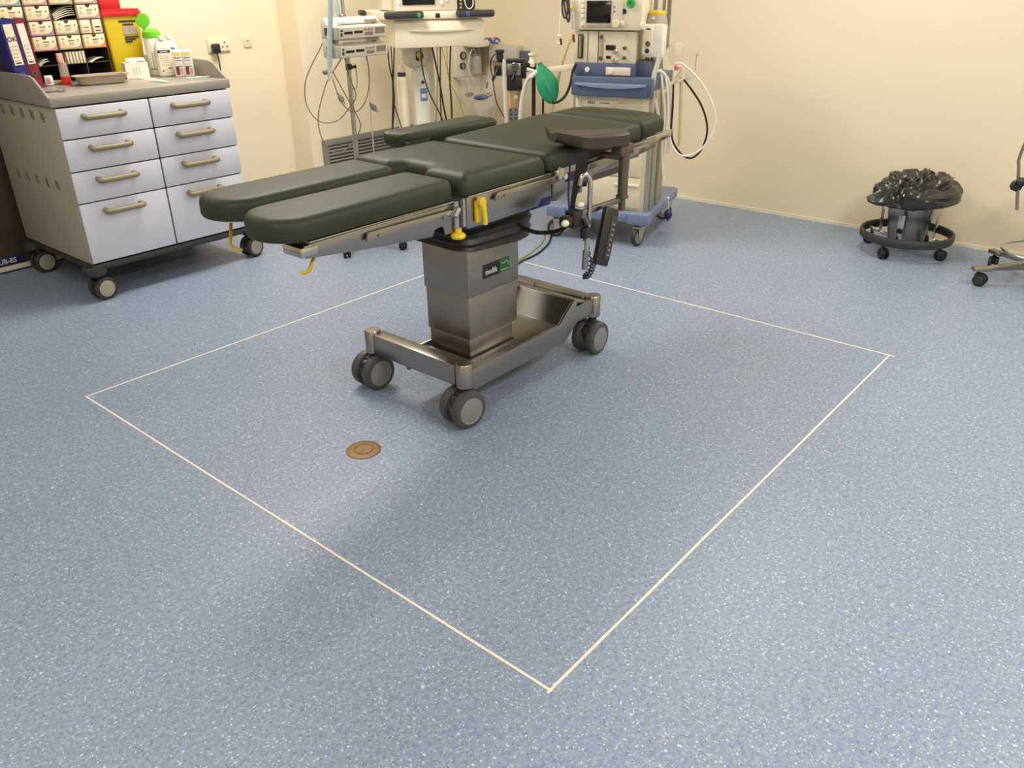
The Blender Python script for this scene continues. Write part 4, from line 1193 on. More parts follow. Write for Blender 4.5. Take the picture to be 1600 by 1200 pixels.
# gas cylinders under the trolley
def gas_cylinders():
    p = Vector((4.20, 4.39, 0))
    t = thing('gas_cylinder', 'white gas cylinder with yellow valve guard and blue label under the trolley', 'gas cylinder', (p.x, p.y, 0))
    mb = MB(); mb.lathe([(0, 0.17), (0.055, 0.17), (0.064, 0.18), (0.064, 0.905), (0.058, 0.945), (0.040, 0.975), (0.022, 0.985), (0, 0.985)], n=36); mb.build('body', 'white_plastic', t)
    mb = MB(); mb.lathe([(0, 0.975), (0.04, 0.975), (0.075, 1.00), (0.088, 1.04), (0.088, 1.105), (0, 1.108)], (-0.02, 0.02, 0), n=36); mb.build('valve_guard', 'warm_white', t)
    d = Vector((-p.x, -p.y, 0)).normalized()
    s = Vector((0.6445, -0.7645, 0))
    c = d * 0.086 + s * 0.030 + Vector((-0.02, 0.02, 1.055)) * 1.0
    T = face_T(c, s)
    mb = MB(); mb.M = T; mb.lathe([(0, -0.012), (0.032, -0.012), (0.032, 0), (0, 0.001)], n=24); mb.build('guard_opening', 'charcoal', t)
    mb = MB(); mb.M = T; mb.lathe([(0, 0.0), (0.019, 0.0), (0.019, 0.006), (0, 0.007)], (0.004, 0.010, 0), n=20); mb.lathe([(0.005, 0.0), (0.012, 0.0), (0.012, 0.006), (0.005, 0.006), (0.005, 0)], (0.012, -0.018, 0), n=18)
    mb.build('valve_wheel', 'yellow_plastic', t)
    def wrap(mb, x0, x1, z0, z1, r=0.0645):
        n = 8; vs = []
        a0 = math.atan2(d.y, d.x)
        for i in range(n + 1):
            a = a0 + (x0 + (x1 - x0) * i / n) / r
            for z in (z0, z1): vs.append((r * math.cos(a), r * math.sin(a), z))
        mb.add(vs, [(2 * i, 2 * i + 2, 2 * i + 3, 2 * i + 1) for i in range(n)])
    mb = MB(); wrap(mb, -0.002, 0.052, 0.760, 0.845); mb.cur = 1; wrap(mb, 0.004, 0.04, 0.782, 0.808, 0.0648); mb.build('blue_label', ['label_blue_print', 'ink_white'], t)
    mb = MB(); T2 = face_T(d * 0.0632 + s * 0.02 + Vector((0, 0, 0.885)), s) @ Matrix.Rotation(PI / 4, 4, 'Z'); mb.M = T2
    mb.b2((-0.010, -0.010, 0), (0.010, 0.010, 0.003)); mb.build('diamond_sticker', 'label_green_dark', t)
    q = Vector((4.04, 4.40, 0))
    t = thing('gas_cylinder', 'slim cream gas cylinder with dark neck left of the labelled cylinder', 'gas cylinder', (q.x, q.y, 0))
    mb = MB(); mb.lathe([(0, 0.17), (0.035, 0.17), (0.038, 0.18), (0.038, 0.90), (0.030, 0.925), (0.018, 0.935), (0, 0.935)], n=28); mb.build('body', 'cream_plastic', t)
    mb = MB(); mb.cyl((0, 0, 0.93), (0, 0, 0.955), 0.028, n=20, bev=0.003); mb.build('neck', 'charcoal', t)
    mb = MB(); mb.cyl((0, 0, 0.955), (0, 0, 1.0), 0.022, n=20, bev=0.004); mb.build('valve', 'warm_white', t)
gas_cylinders()

# black cables hanging under the trolley
cb = (4.15, 4.15)
for pts, r, mm, lab in (
    ([(605, 74), (608, 100), (613, 125), (616, 150), (615, 180), (613, 205)], 0.0045, 'cable_black', 'black cable hanging leftmost below the ivory trolley drawer'),
    ([(611, 76), (613, 110), (614, 150), (618, 170), (626, 195), (632, 215)], 0.0035, 'cable_black', 'thin dark cable veering right beside the slim gas cylinder'),
    ([(616, 77), (615, 110), (614, 150), (613, 200)], 0.0045, 'cable_black', 'black cable hanging straight at the front left corner of the trolley'),
    ([(657, 77), (659, 100), (664, 125), (673, 150), (686, 175), (695, 195)], 0.0045, 'cable_black', 'black cable swinging right past the labelled gas cylinder'),
    ([(675, 76), (682, 105), (688, 135), (693, 165), (699, 195)], 0.0060, 'cable_black', 'thick black cable crossing the others below the drawer'),
    ([(683, 76), (684, 110), (683, 145), (681, 195)], 0.0035, 'cable_grey', 'grey cable hanging straight below the drawer middle'),
    ([(688, 76), (688, 110), (688, 150), (690, 195)], 0.0045, 'cable_black', 'black cable hanging straight right of the grey cable'),
    ([(690, 76), (697, 100), (700, 118), (703, 130), (712, 145), (720, 165), (728, 190)], 0.0030, 'cable_yellow_green', 'thin green yellow earth cable drifting right below the drawer'),
    ([(698, 76), (699, 100), (702, 125), (706, 150), (708, 190)], 0.0028, 'cable_yellow_green', 'thin green yellow cable beside the rightmost black cable'),
    ([(704, 75), (703, 105), (703, 130), (705, 160), (706, 195)], 0.0050, 'cable_black', 'rightmost black cable hanging below the ivory trolley drawer')):
    pts = [(pts[0][0], pts[0][1] - 3)] + pts[1:]
    hose('hanging_cable', lab, 'cable', pts, cb, r, mm, n=8)

# ------------------------------------------------------------------ infusion stand and pumps
IVX, IVY = 3.30, 4.05
def iv_stand():
    t = thing('infusion_stand', 'chrome infusion stand on five black casters behind the table foot end', 'infusion stand', (IVX, IVY, 0))
    mb = MB(); mb.cyl((0, 0, 0.09), (0, 0, 1.22), 0.0145, n=20); mb.cyl((0, 0, 1.2), (0, 0, 1.75), 0.0105, n=18); mb.build('pole', 'chrome', t)
    mb = MB(); mb.cyl((-0.01, 0, 1.325), (-0.01, 0, 1.352), 0.020, n=20, bev=0.003); mb.build('collar', 'steel', t)
    mb = MB(); mb.lathe([(0, 0.075), (0.045, 0.075), (0.05, 0.09), (0.03, 0.12), (0.018, 0.13), (0, 0.13)], n=24); mb.build('hub', 'black_plastic', t)
    for k in range(5):
        a = math.atan2(-0.15, -0.28) + k * 2 * PI / 5
        mb = MB(); mb.tube([(0.03 * math.cos(a), 0.03 * math.sin(a), 0.095), (0.15 * math.cos(a), 0.15 * math.sin(a), 0.088), (0.30 * math.cos(a), 0.30 * math.sin(a), 0.072)], 0.012, n=10, sub=4)
        mb.build('leg', 'black_plastic', t)
        caster(t, 0.30 * math.cos(a), 0.30 * math.sin(a), 0.068, 0.027, 0.042, a + 0.6, disc='black_plastic', tyre='black_rubber', fork='black_plastic', trail=0.008)
    mb = MB(); mb.box((0.016, -0.018, 1.068), (0.05, 0.022, 0.016), bev=0.004); mb.cyl((0.0, -0.005, 1.055), (0.0, -0.005, 1.085), 0.02, n=14); mb.build('hook_clamp', 'black_plastic', t)
    mb = MB(); mb.tube([(0.034, -0.025, 1.085), (0.036, -0.025, 1.03), (0.032, -0.025, 0.965), (0.018, -0.02, 0.945), (0.005, -0.015, 0.95)], 0.003); mb.build('wire_loop', 'steel', t)
iv_stand()
def pump(z0, label):
    bx, by = 3.275, 3.97
    t = thing('infusion_pump', label, 'infusion pump', (bx, by, 0), R(-3), 'infusion pumps on the stand')
    w = 0.185
    mb = MB()
    sh = [(-0.085, z0), (0.03, z0), (0.03, z0 + 0.105), (-0.005, z0 + 0.11), (-0.03, z0 + 0.075), (-0.095, z0 + 0.062)]
    mb.prism(sh, -w + 0.005, w, axis='X', bev=0.003)
    mb.build('housing', 'pump_grey', t)
    # sloping face plate with keys
    y0, zA, y1, zB = -0.086, z0 + 0.004, -0.096, z0 + 0.060
    mb = MB(); mb.prism([(y0 - 0.005, zA), (y0, zA), (y1, zB), (y1 - 0.005, zB)], -w + 0.035, w, axis='X', bev=0.001); f = mb.build('front_panel', 'pump_face', t)
    def onf(x0, x1, a, b_, mm, nm):
        mb = MB()
        ya = y0 + (y1 - y0) * a - 0.005; yb_ = y0 + (y1 - y0) * b_ - 0.005
        za = zA + (zB - zA) * a; zb = zA + (zB - zA) * b_
        mb.prism([(ya - 0.002, za), (ya + 0.001, za), (yb_ + 0.001, zb), (yb_ - 0.002, zb)], x0, x1, axis='X')
        mb.build(nm, mm, f, smooth=0)
    onf(-0.115, -0.058, 0.38, 0.62, 'display_red' if z0 > 1.2 else 'display_dark', 'display')
    onf(-0.046, 0.012, 0.42, 0.66, 'display_red' if z0 > 1.2 else 'display_dark', 'display')
    onf(0.03, 0.085, 0.18, 0.50, 'ink_soft', 'keypad')
    onf(0.10, 0.168, 0.30, 0.88, 'ink_soft', 'keypad')
    for k in range(3): onf(0.022 + 0.023 * k, 0.037 + 0.023 * k, 0.62, 0.84, 'label_greige', 'key')
    onf(-0.14, -0.127, 0.62, 0.82, 'charcoal', 'key'); onf(-0.14, -0.127, 0.2, 0.5, 'charcoal', 'key')
    mb = MB()
    mb.cyl((-w + 0.06, -0.045, z0 + 0.085), (0.11, -0.045, z0 + 0.085), 0.012, n=14, bev=0.002); mb.cyl((-w + 0.05, -0.048, z0 + 0.083), (-w + 0.075, -0.048, z0 + 0.083), 0.018, n=14)
    mb.build('syringe_holder', 'white_plastic', t)
    mb = MB(); mb.b2((0.06, -0.06, z0 + 0.078), (0.15, -0.03, z0 + 0.096), bev=0.004); mb.build('plunger_clamp', 'label_greige', t)
    mb = MB(); mb.cyl((0.155, -0.05, z0 + 0.075), (0.155, -0.02, z0 + 0.105), 0.014, n=16, bev=0.002); mb.build('plunger_knob', 'white_plastic', t)
    mb = MB(); mb.b2((-w - 0.0005, -0.05, z0 + 0.02), (-w + 0.006, -0.01, z0 + 0.06), bev=0.001); mb.build('rating_label', 'ink_dark', t)
    mb = MB(); mb.b2((-0.02, 0.028, z0 + 0.03), (0.06, 0.09, z0 + 0.08), bev=0.006); mb.build('pole_clamp', 'charcoal', t)
pump(1.232, 'grey syringe infusion pump, upper of the two on the chrome stand')
pump(1.135, 'grey syringe infusion pump, lower of the two on the chrome stand')

ib = (3.27, 3.92)
hose('blue_breathing_hose', 'pale blue corrugated hose hanging down in front of the pumps', 'hose', [(516, -30), (516, 0), (516, 30), (515, 60), (515, 85), (515, 104)], (3.13, 3.86), 0.0155, 'hose_blue', n=14, sub=10, ripple=0.88)
hose('blue_breathing_hose', 'pale blue corrugated hose disappearing behind the upper pump', 'hose', [(524, -30), (525, 0), (528, 20), (530, 40)], (3.36, 4.15), 0.013, 'hose_blue', n=14, sub=10, ripple=0.88)
def hose_end():
    p = on_plane(515, 112, (3.13, 3.86))
    t = thing('hose_connector', 'clear connector with grey cap at the lower end of the blue hose', 'hose connector', (p.x, p.y, 0))
    mb = MB(); mb.cyl((0, 0, p.z - 0.03), (0, 0, p.z + 0.035), 0.013, n=18, bev=0.002); mb.build('clear_fitting', 'hose_clear', t)
    mb = MB(); mb.cyl((0, 0, p.z - 0.045), (0, 0, p.z - 0.022), 0.012, n=18, bev=0.002); mb.build('white_end', 'white_plastic', t)
    mb = MB(); mb.sphere((-0.022, 0.012, p.z), 0.016); mb.build('grey_cap', 'disc_grey', t)
hose_end()
hose('power_cable', 'grey cable making the wide left loop beside the infusion stand', 'cable', [(522, 48), (510, 56), (498, 80), (484, 108), (477, 130), (477, 155), (483, 172), (495, 187), (510, 192), (528, 188), (543, 172), (556, 150), (546, 120), (538, 88)], (3.25, 3.96), 0.0033, 'cable_grey')
hose('power_cable', 'grey cable making the lowest loop in front of the wall grille', 'cable', [(536, 88), (528, 100), (511, 128), (504, 150), (498, 175), (498, 198), (505, 220), (518, 236), (530, 238), (545, 230), (558, 212), (563, 200), (562, 190), (552, 170), (538, 145), (520, 112)], (3.24, 3.93), 0.0033, 'cable_grey')
hose('power_cable', 'grey cable sagging in a shallow loop right of the pole', 'cable', [(571, 86), (576, 105), (577, 130), (573, 152), (565, 168), (553, 175), (540, 168), (530, 152), (520, 124), (516, 112)], (3.30, 3.95), 0.0033, 'cable_grey')
hose('power_cable', 'grey cable hanging straight down right of the infusion stand', 'cable', [(573, 86), (576, 110), (578, 150), (580, 185), (582, 210), (585, 250), (588, 290)], (3.38, 3.98), 0.0033, 'cable_light')
def plug(px, py, base, rot, lab):
    p = on_plane(px, py, base)
    t = thing('mains_plug', lab, 'plug', (p.x, p.y, 0))
    mb = MB(); s = Vector((0.6445, -0.7645, 0))
    ax = (s * math.sin(rot) - Vector((0, 0, math.cos(rot))))
    q = Vector((0, 0, p.z))
    mb.tube([q - ax * 0.03, q - ax * 0.012, q + ax * 0.008, q + ax * 0.025], [0.007, 0.013, 0.016, 0.013], n=12, sub=3); mb.build('plug_body', 'disc_grey', t)
    mb = MB(); mb.cyl(q + ax * 0.02 + s * 0.006, q + ax * 0.042 + s * 0.006, 0.0022, n=8); mb.cyl(q + ax * 0.02 - s * 0.006, q + ax * 0.042 - s * 0.006, 0.0022, n=8); mb.build('plug_pin', 'dark_steel', t)
plug(532, 153, (3.28, 3.90), 0.5, 'grey mains plug hanging in the loops left of the pole')
plug(583, 167, (3.36, 3.94), 0.7, 'grey mains plug hanging right of the infusion pole')

# ------------------------------------------------------------------ wall fittings
def grille():
    t = thing('ventilation_grille', 'grey louvred ventilation grille low in the back wall behind the infusion stand', 'ventilation grille', (4.28, YP, 0))
    x0, x1, z0, z1 = -0.46, 0.62, 0.06, 0.462
    mb = MB()
    mb.b2((x0, -0.018, z0), (x1, -0.001, z0 + 0.045), bev=0.002); mb.b2((x0, -0.018, z1 - 0.045), (x1, -0.001, z1), bev=0.002)
    mb.b2((x0, -0.0175, z0 + 0.044), (x0 + 0.045, -0.001, z1 - 0.044)); mb.b2((x1 - 0.045, -0.0175, z0 + 0.044), (x1, -0.001, z1 - 0.044))
    mb.build('grille_frame', 'disc_grey', t)
    mb = MB(); mb.b2((x0 + 0.04, -0.003, z0 + 0.04), (x1 - 0.04, -0.001, z1 - 0.04)); mb.build('backing', 'gap_dark', t)
    mb = MB(); k = 12
    for i in range(k):
        z = z0 + 0.058 + i * (z1 - z0 - 0.10) / k
        mb.prism([(-0.016, z), (-0.003, z + 0.013), (-0.003, z + 0.017), (-0.016, z + 0.005)], x0 + 0.044, x1 - 0.044, axis='X')
    mb.build('louvres', 'disc_grey', t, smooth=0)
grille()
def sockets():
    t = thing('wall_socket', 'double cream wall socket above the right end of the drawer trolley', 'wall socket', (3.232, Y1, 0))
    mb = MB(); mb.b2((-0.082, -0.012, 1.098), (0.080, 0.0, 1.185), bev=0.004); mb.build('plate', 'cream_plastic', t)
    for x in (-0.040, 0.040):
        mb = MB(); mb.b2((x - 0.037, -0.016, 1.104), (x + 0.037, -0.011, 1.179), bev=0.003)
        s = mb.build('socket_face', 'ivory', t)
        if x > 0:
            mb = MB()
            for dx, dz in ((0, 0.018), (-0.016, -0.008), (0.016, -0.008)):
                mb.cyl((x + dx, -0.0155, 1.140 + dz), (x + dx, -0.0175, 1.140 + dz), 0.0055, n=12)
            mb.build('socket_hole', 'ink_dark', s)
    p = thing('power_plug', 'black plug with cable in the double wall socket', 'plug', (3.192, Y1 - 0.016, 0))
    mb = MB(); mb.b2((-0.028, -0.035, 1.095), (0.028, -0.001, 1.155), bev=0.010); mb.build('plug_body', 'black_plastic', p)
    mb = MB(); mb.tube([(0.0, -0.02, 1.10), (0.0, -0.026, 1.07), (0.004, -0.026, 1.02), (0.0, -0.02, 0.8), (0.0, -0.02, 0.4)], 0.0045); mb.build('cable', 'cable_black', p)
    t = thing('data_outlet', 'square cream data outlet right of the double wall socket', 'data outlet', (3.458, Y1, 0))
    mb = MB(); mb.b2((-0.032, -0.010, 1.115), (0.030, 0.0, 1.185), bev=0.004); mb.build('plate', 'cream_plastic', t)
    mb = MB(); mb.b2((-0.016, -0.0115, 1.155), (0.012, -0.0095, 1.162)); mb.build('port', 'label_greige', t)
sockets()

def wall_panel():
    t = thing('vacuum_panel', 'cream wall panel with two round vacuum gauges beside the trolley', 'gauge panel', (5.40, YP, 0))
    mb = MB(); mb.b2((-0.16, -0.05, 0.775), (0.155, 0.0, 1.02), bev=0.006); mb.build('panel', 'warm_white', t)
    for (x, z, r) in ((-0.085, 0.945, 0.030), (-0.095, 0.865, 0.026)):
        mb = MB(); mb.M = Matrix.Translation((x, -0.05, z)) @ Matrix.Rotation(PI / 2, 4, 'X')
        mb.lathe([(r * 0.78, 0), (r, 0), (r, 0.02), (r * 0.8, 0.022), (r * 0.78, 0.014)], n=28)
        mb.build('gauge_ring', 'charcoal', t)
        mb = MB(); mb.M = Matrix.Translation((x, -0.05, z)) @ Matrix.Rotation(PI / 2, 4, 'X')
        mb.cur = 0; mb.lathe([(0, 0), (r * 0.79, 0), (r * 0.79, 0.012), (0, 0.012)], n=24)
        mb.cur = 1; mb.box((0, 0, 0.013), (r * 0.1, r * 1.1, 0.001), rz=0.6)
        mb.build('gauge_dial', ['pump_grey', 'ink_dark'], t)
    mb = MB(); mb.b2((-0.15, -0.10, 0.760), (0.15, -0.04, 0.775), bev=0.003); mb.build('shelf_lip', 'clear_plastic', t)
    c = thing('suction_jar', 'clear suction jar with grey lid hanging on the gauge panel', 'suction jar', (5.44, YP - 0.095, 0))
    mb = MB(); mb.lathe([(0, 0.80), (0.038, 0.80), (0.043, 0.81), (0.043, 0.93), (0.038, 0.94), (0, 0.94)], n=26); mb.build('jar', 'clear_plastic', c)
    mb = MB(); mb.lathe([(0, 0.94), (0.046, 0.94), (0.046, 0.955), (0.02, 0.96), (0, 0.96)], n=26); mb.cyl((0, 0, 0.955), (0, 0, 1.0), 0.009, n=12); mb.build('lid', 'disc_grey', c)
    mb = MB(); mb.lathe([(0, 0.82), (0.030, 0.82), (0.030, 0.90), (0, 0.90)], n=20); mb.build('inner_float', 'ink_soft', c)
    mb = MB(); mb.tube([(-0.02, -0.01, 0.96), (-0.06, -0.02, 1.0), (-0.10, -0.01, 0.93), (-0.105, 0.0, 0.84), (-0.06, -0.02, 0.74), (-0.03, -0.02, 0.70)], 0.005); mb.build('suction_tube', 'hose_clear', c)
    # bag of airway kit below
    bb = (5.36, 4.93)
    p = on_plane(748, 146, bb)
    g = thing('mask_pack', 'clear film pack with blue face masks hanging under the gauge panel', 'mask pack', (p.x, p.y, 0))
    o = Vector((p.x, p.y, 0))
    q = lambda px, py, d=0: on_plane(px, py, bb) - o + Vector((-0.64, -0.76, 0)) * d
    mb = MB(); mb.sphere(q(752, 152), 0.055, (1.4, 1.0, 0.42)); mb.sphere(q(764, 148), 0.028, (1.1, 1, 0.6)); mb.build('blue_mask', 'pack_blue', g)
    mb = MB(); mb.sphere(q(733, 148), 0.034, (1.5, 0.8, 0.5)); mb.build('grey_mask', 'disc_grey', g)
    mb = MB(); mb.tube([q(757, 144, 0.03), q(762, 148, 0.05), q(768, 143, 0.03)], 0.006, n=8); mb.build('yellow_valve', 'yellow_plastic', g)
    mb = MB(); mb.tube([q(762, 128), q(760, 138)], 0.008, n=8, sub=1); mb.build('green_connector', 'label_green_dark', g)
    mb = MB()
    for pts in ([(728, 118), (733, 140), (724, 150)], [(755, 118), (768, 128), (772, 150), (764, 175)], [(765, 160), (760, 175), (768, 188)]):
        mb.tube([q(*a) for a in pts], 0.004, n=6)
    mb.build('film_fold', 'film_clear', g)
    mb = MB(); a, b_ = q(722, 190), q(772, 120)
    n = 8; vs = []; fs = []
    for i in range(n + 1):
        for k in range(n + 1):
            u, v = i / n, k / n
            pt = Vector((a.x + (b_.x - a.x) * u, a.y + (b_.y - a.y) * u, a.z + (b_.z - a.z) * v)) + Vector((-0.64, -0.76, 0)) * (0.055 + 0.02 * noise.noise(Vector((u * 4, v * 5, 1))))
            vs.append(pt)
    for i in range(n):
        for k in range(n):
            fs.append((i * (n + 1) + k, (i + 1) * (n + 1) + k, (i + 1) * (n + 1) + k + 1, i * (n + 1) + k + 1))
    mb.add(vs, fs); mb.build('film_bag', 'film_clear', g)
    # device box on the right wall
    t = thing('wall_box', 'light grey box mounted on the right wall behind the black relief valve', 'wall box', (X1, 4.74, 0))
    mb = MB(); mb.b2((-0.085, -0.15, 0.90), (0.0, 0.155, 1.022), bev=0.006); mb.build('housing', 'pump_grey', t)
    mb = MB(); mb.b2((-0.05, -0.225, 0.90), (0.0, -0.152, 0.985), bev=0.005); mb.build('blue_module', 'machine_blue', t)
    # odd items on top of the box / panel
    t = thing('tubing_bundle', 'small bundle of blue and grey tubing on the corner shelf by the trolley', 'tubing', (5.47, 4.93, 0))
    o = Vector((5.47, 4.93, 0))
    mb = MB(); mb.b2((-0.14, -0.06, 1.012), (0.10, 0.14, 1.024), bev=0.003); mb.build('shelf', 'warm_white', t)
    q = lambda px, py: on_plane(px, py, (5.42, 4.88)) - o
    mb = MB(); mb.tube([q(762, 63), (q(766, 60)), q(770, 65), q(776, 60), q(781, 64)], 0.009, n=8); mb.tube([q(766, 66), q(772, 67), q(779, 67)], 0.009, n=8); mb.build('blue_tubing', 'pack_blue', t)
    mb = MB(); mb.tube([q(756, 62), q(762, 60), q(766, 66), q(764, 72)], 0.006, n=8); mb.tube([q(770, 60), q(776, 59), q(782, 66)], 0.005, n=8); mb.build('grey_tubing', 'disc_grey', t)
wall_panel()
# floor cable by the machine
mb = MB()
mb.tube([(3.30, 2.95, 0.006), (3.45, 2.96, 0.006), (3.62, 3.0, 0.006), (3.80, 3.02, 0.006), (4.02, 3.10, 0.006), (4.25, 3.25, 0.006)], 0.006, n=8)
info(mb.build('floor_cable', 'cable_black'), 'black cable lying on the floor between table column and machine base', 'cable')
mb = MB()
mb.tube([(3.28, 2.99, 0.005), (3.45, 3.02, 0.005), (3.62, 3.03, 0.005), (3.80, 3.07, 0.005), (4.02, 3.15, 0.005), (4.24, 3.3, 0.005)], 0.004, n=8)
info(mb.build('floor_cable', 'cable_yellow_green'), 'thin green yellow earth cable lying beside the black floor cable', 'cable')

# ------------------------------------------------------------------ kick bucket
def kick_bucket():
    cx, cy = 5.25, 1.30
    t = thing('kick_bucket', 'stainless steel bucket in a black castered bumper ring by the right wall', 'bucket', (cx, cy, 0))
    mb = MB(); mb.lathe([(0, 0.075), (0.095, 0.075), (0.103, 0.085), (0.142, 0.355), (0.148, 0.360), (0.142, 0.366), (0.136, 0.36), (0.10, 0.095), (0, 0.09)], n=44); mb.build('bucket', 'steel', t)
    mb = MB(); mb.lathe([(0.252, 0.086), (0.262, 0.088), (0.266, 0.10), (0.266, 0.126), (0.262, 0.135), (0.252, 0.137), (0.246, 0.13), (0.246, 0.092), (0.252, 0.086)], n=56); mb.build('bumper_ring', 'charcoal', t)
    a0 = math.atan2(-0.05, -0.25)
    angs = [math.atan2(1.36 - cy, 5.07 - cx), math.atan2(1.11 - cy, 5.23 - cx) + 0.0, 0.55, 1.7]
    angs = [R(165), R(255), R(345), R(75)]
    for i, a in enumerate(angs):
        ca, sa = math.cos(a), math.sin(a)
        mb = MB(); mb.tube([(0.255 * ca, 0.255 * sa, 0.10), (0.18 * ca, 0.18 * sa, 0.092), (0.09 * ca, 0.09 * sa, 0.070)], 0.009, n=8, sub=3); mb.build('spoke', 'steel', t)
        caster(t, 0.225 * ca, 0.225 * sa, 0.088, 0.033, 0.040, a + 1.2, disc='black_plastic', tyre='black_rubber', fork='black_plastic', trail=0.012)
        b_ = a + R(15)
        cb_, sb_ = math.cos(b_), math.sin(b_)
        mb = MB(); T = Matrix.Rotation(b_, 4, 'Z')
        mb.M = T
        mb.tube([(0.20, 0, 0.098), (0.158, 0, 0.105), (0.150, 0, 0.14), (0.155, 0, 0.24)], 0.0045, n=6, sub=3)
        mb.box((0.160, 0, 0.185), (0.006, 0.036, 0.15), bev=0.003, T=Matrix.Rotation(R(4), 4, 'Y'))
        mb.build('holding_bracket', 'chrome', t)
    # gathered bin liner draped over the rim
    l = thing('bin_liner', 'crumpled black plastic bin liner gathered over the steel bucket', 'bin liner', (cx, cy, 0))
    n = 96
    rows = [(0.150, 0.318), (0.165, 0.300), (0.200, 0.306), (0.222, 0.318), (0.232, 0.338), (0.226, 0.362), (0.204, 0.388), (0.176, 0.412),
            (0.158, 0.430), (0.132, 0.440), (0.108, 0.436), (0.090, 0.424), (0.074, 0.430), (0.058, 0.444), (0.044, 0.436), (0.032, 0.410), (0.018, 0.385), (0.001, 0.38)]
    rr_ = []
    for A_, B_ in zip(rows, rows[1:]):
        rr_ += [A_, ((A_[0] + B_[0]) / 2, (A_[1] + B_[1]) / 2)]
    rows = rr_ + [rows[-1]]
    n = 150
    vs, fs = [], []
    rid = lambda q: 1 - abs(noise.noise(q)) * 2.6
    for ri, (r, z) in enumerate(rows):
        for i in range(n):
            a = 2 * PI * i / n
            tw = a + 0.05 * ri * math.sin(2 * a + 1)
            v = Vector((math.cos(tw), math.sin(tw), 0))
            w = noise.noise(v * 1.7 + Vector((0, 0, ri * 0.05))) * 0.9 + rid(v * 3.2 + Vector((5, 2, ri * 0.07))) * 0.42 + rid(v * 6.5 + Vector((1, 7, ri * 0.16))) * 0.24 + rid(v * 2.4 + Vector((3, 3, ri * 0.30))) * 0.42
            k = 0.3 if ri < 3 or ri > 30 else 1
            dl = ((a - R(142) + PI) % (2 * PI) - PI)
            tail = 0.080 * math.exp(-dl ** 2 / 0.030) * math.exp(-((z - 0.335) / 0.025) ** 2)
            rr = r * (1 + 0.06 * math.cos(a - R(320))) + 0.020 * w * k + tail
            zz = z + 0.028 * w * k * (1 if ri > 7 else 0.5) + 0.014 * math.cos(a - R(330))
            vs.append((max(0.0, rr) * math.cos(a), max(0.0, rr) * math.sin(a), zz))
    for ri in range(len(rows) - 1):
        for i in range(n):
            j = (i + 1) % n
            fs.append((ri * n + i, ri * n + j, (ri + 1) * n + j, (ri + 1) * n + i))
    mb = MB(); mb.add(vs, fs); o = mb.build('film', 'bin_film', l, smooth=24)
kick_bucket()

# ------------------------------------------------------------------ stool at the right edge
def stool():
    cx, cy = 5.07, 0.54
    t = thing('wheeled_stool', 'chrome five star stool with foot ring at the right edge', 'stool', (cx, cy, 0))
    a1 = math.atan2(0.85 - cy, 4.84 - cx)
    for k in range(5):
        a = a1 - k * 2 * PI / 5
        ca, sa = math.cos(a), math.sin(a)
        mb = MB(); mb.M = Matrix.Rotation(a, 4, 'Z')
        mb.prism([(0.02, 0.095), (0.02, 0.15), (0.20, 0.118), (0.345, 0.096), (0.345, 0.078), (0.28, 0.084)], -0.017, 0.017, axis='Y', bev=0.004)
        mb.b2((0.27, -0.023, 0.080), (0.36, 0.023, 0.102), bev=0.005)
        mb.build('star_leg', 'steel', t)
        caster(t, 0.325 * ca, 0.325 * sa, 0.08, 0.034, 0.052, a + 2.4, disc='charcoal', tyre='black_rubber', fork='black_plastic', trail=0.016)
    mb = MB(); mb.cyl((0, 0, 0.09), (0, 0, 0.50), 0.026, n=24, bev=0.003); mb.build('gas_column', 'chrome', t)
    mb = MB(); mb.tube([(0.21 * math.cos(a), 0.21 * math.sin(a), 0.19) for a in [2 * PI * i / 24 for i in range(24)]], 0.0095, n=12, sub=3, closed=True)
    for k in range(3):
        a = 0.4 + k * 2 * PI / 3; mb.cyl((0.02 * math.cos(a), 0.02 * math.sin(a), 0.16), (0.205 * math.cos(a), 0.205 * math.sin(a), 0.19), 0.008, n=10)
    mb.build('foot_ring', 'chrome', t)
    mb = MB(); mb.lathe([(0, 0.50), (0.16, 0.50), (0.185, 0.52), (0.185, 0.56), (0.16, 0.585), (0, 0.59)], n=40); mb.build('seat', 'black_plastic', t)
    # back support rod with black clamp knob
    q = lambda px, py: on_plane(px, py, (4.90, 0.70)) - Vector((cx, cy, 0))
    mb = MB(); mb.tube([q(1589, 328), q(1590, 300), q(1592, 262), q(1592, 250), q(1600, 228), q(1612, 205)], 0.008, n=12, sub=4)
    mb.build('back_rod', 'steel', t)
    mb = MB()
    c = q(1588, 290)
    dd = Vector((0.68, 0.58, 0)); s = Vector((0.6445, -0.7645, 0))
    mb.M = Matrix.Translation(c) @ Matrix((s, Vector((0, 0, 1)), s.cross(Vector((0, 0, 1))))).transposed().to_4x4()
    mb.lathe([(0, -0.015), (0.024, -0.015), (0.030, -0.008), (0.030, 0.01), (0.020, 0.016), (0, 0.017)], n=8)
    mb.build('clamp_knob', 'black_plastic', t)
    mb = MB(); a = q(1596, 283); e = Vector((0.10, -0.06, 0))
    mb.tube([a - s * 0.02, a + s * 0.03, Vector((0.12, -0.05, a.z + 0.03)), Vector((0.12, 0.0, 0.52))], 0.022, n=10, sub=4); mb.build('clamp_arm', 'black_plastic', t)
stool()

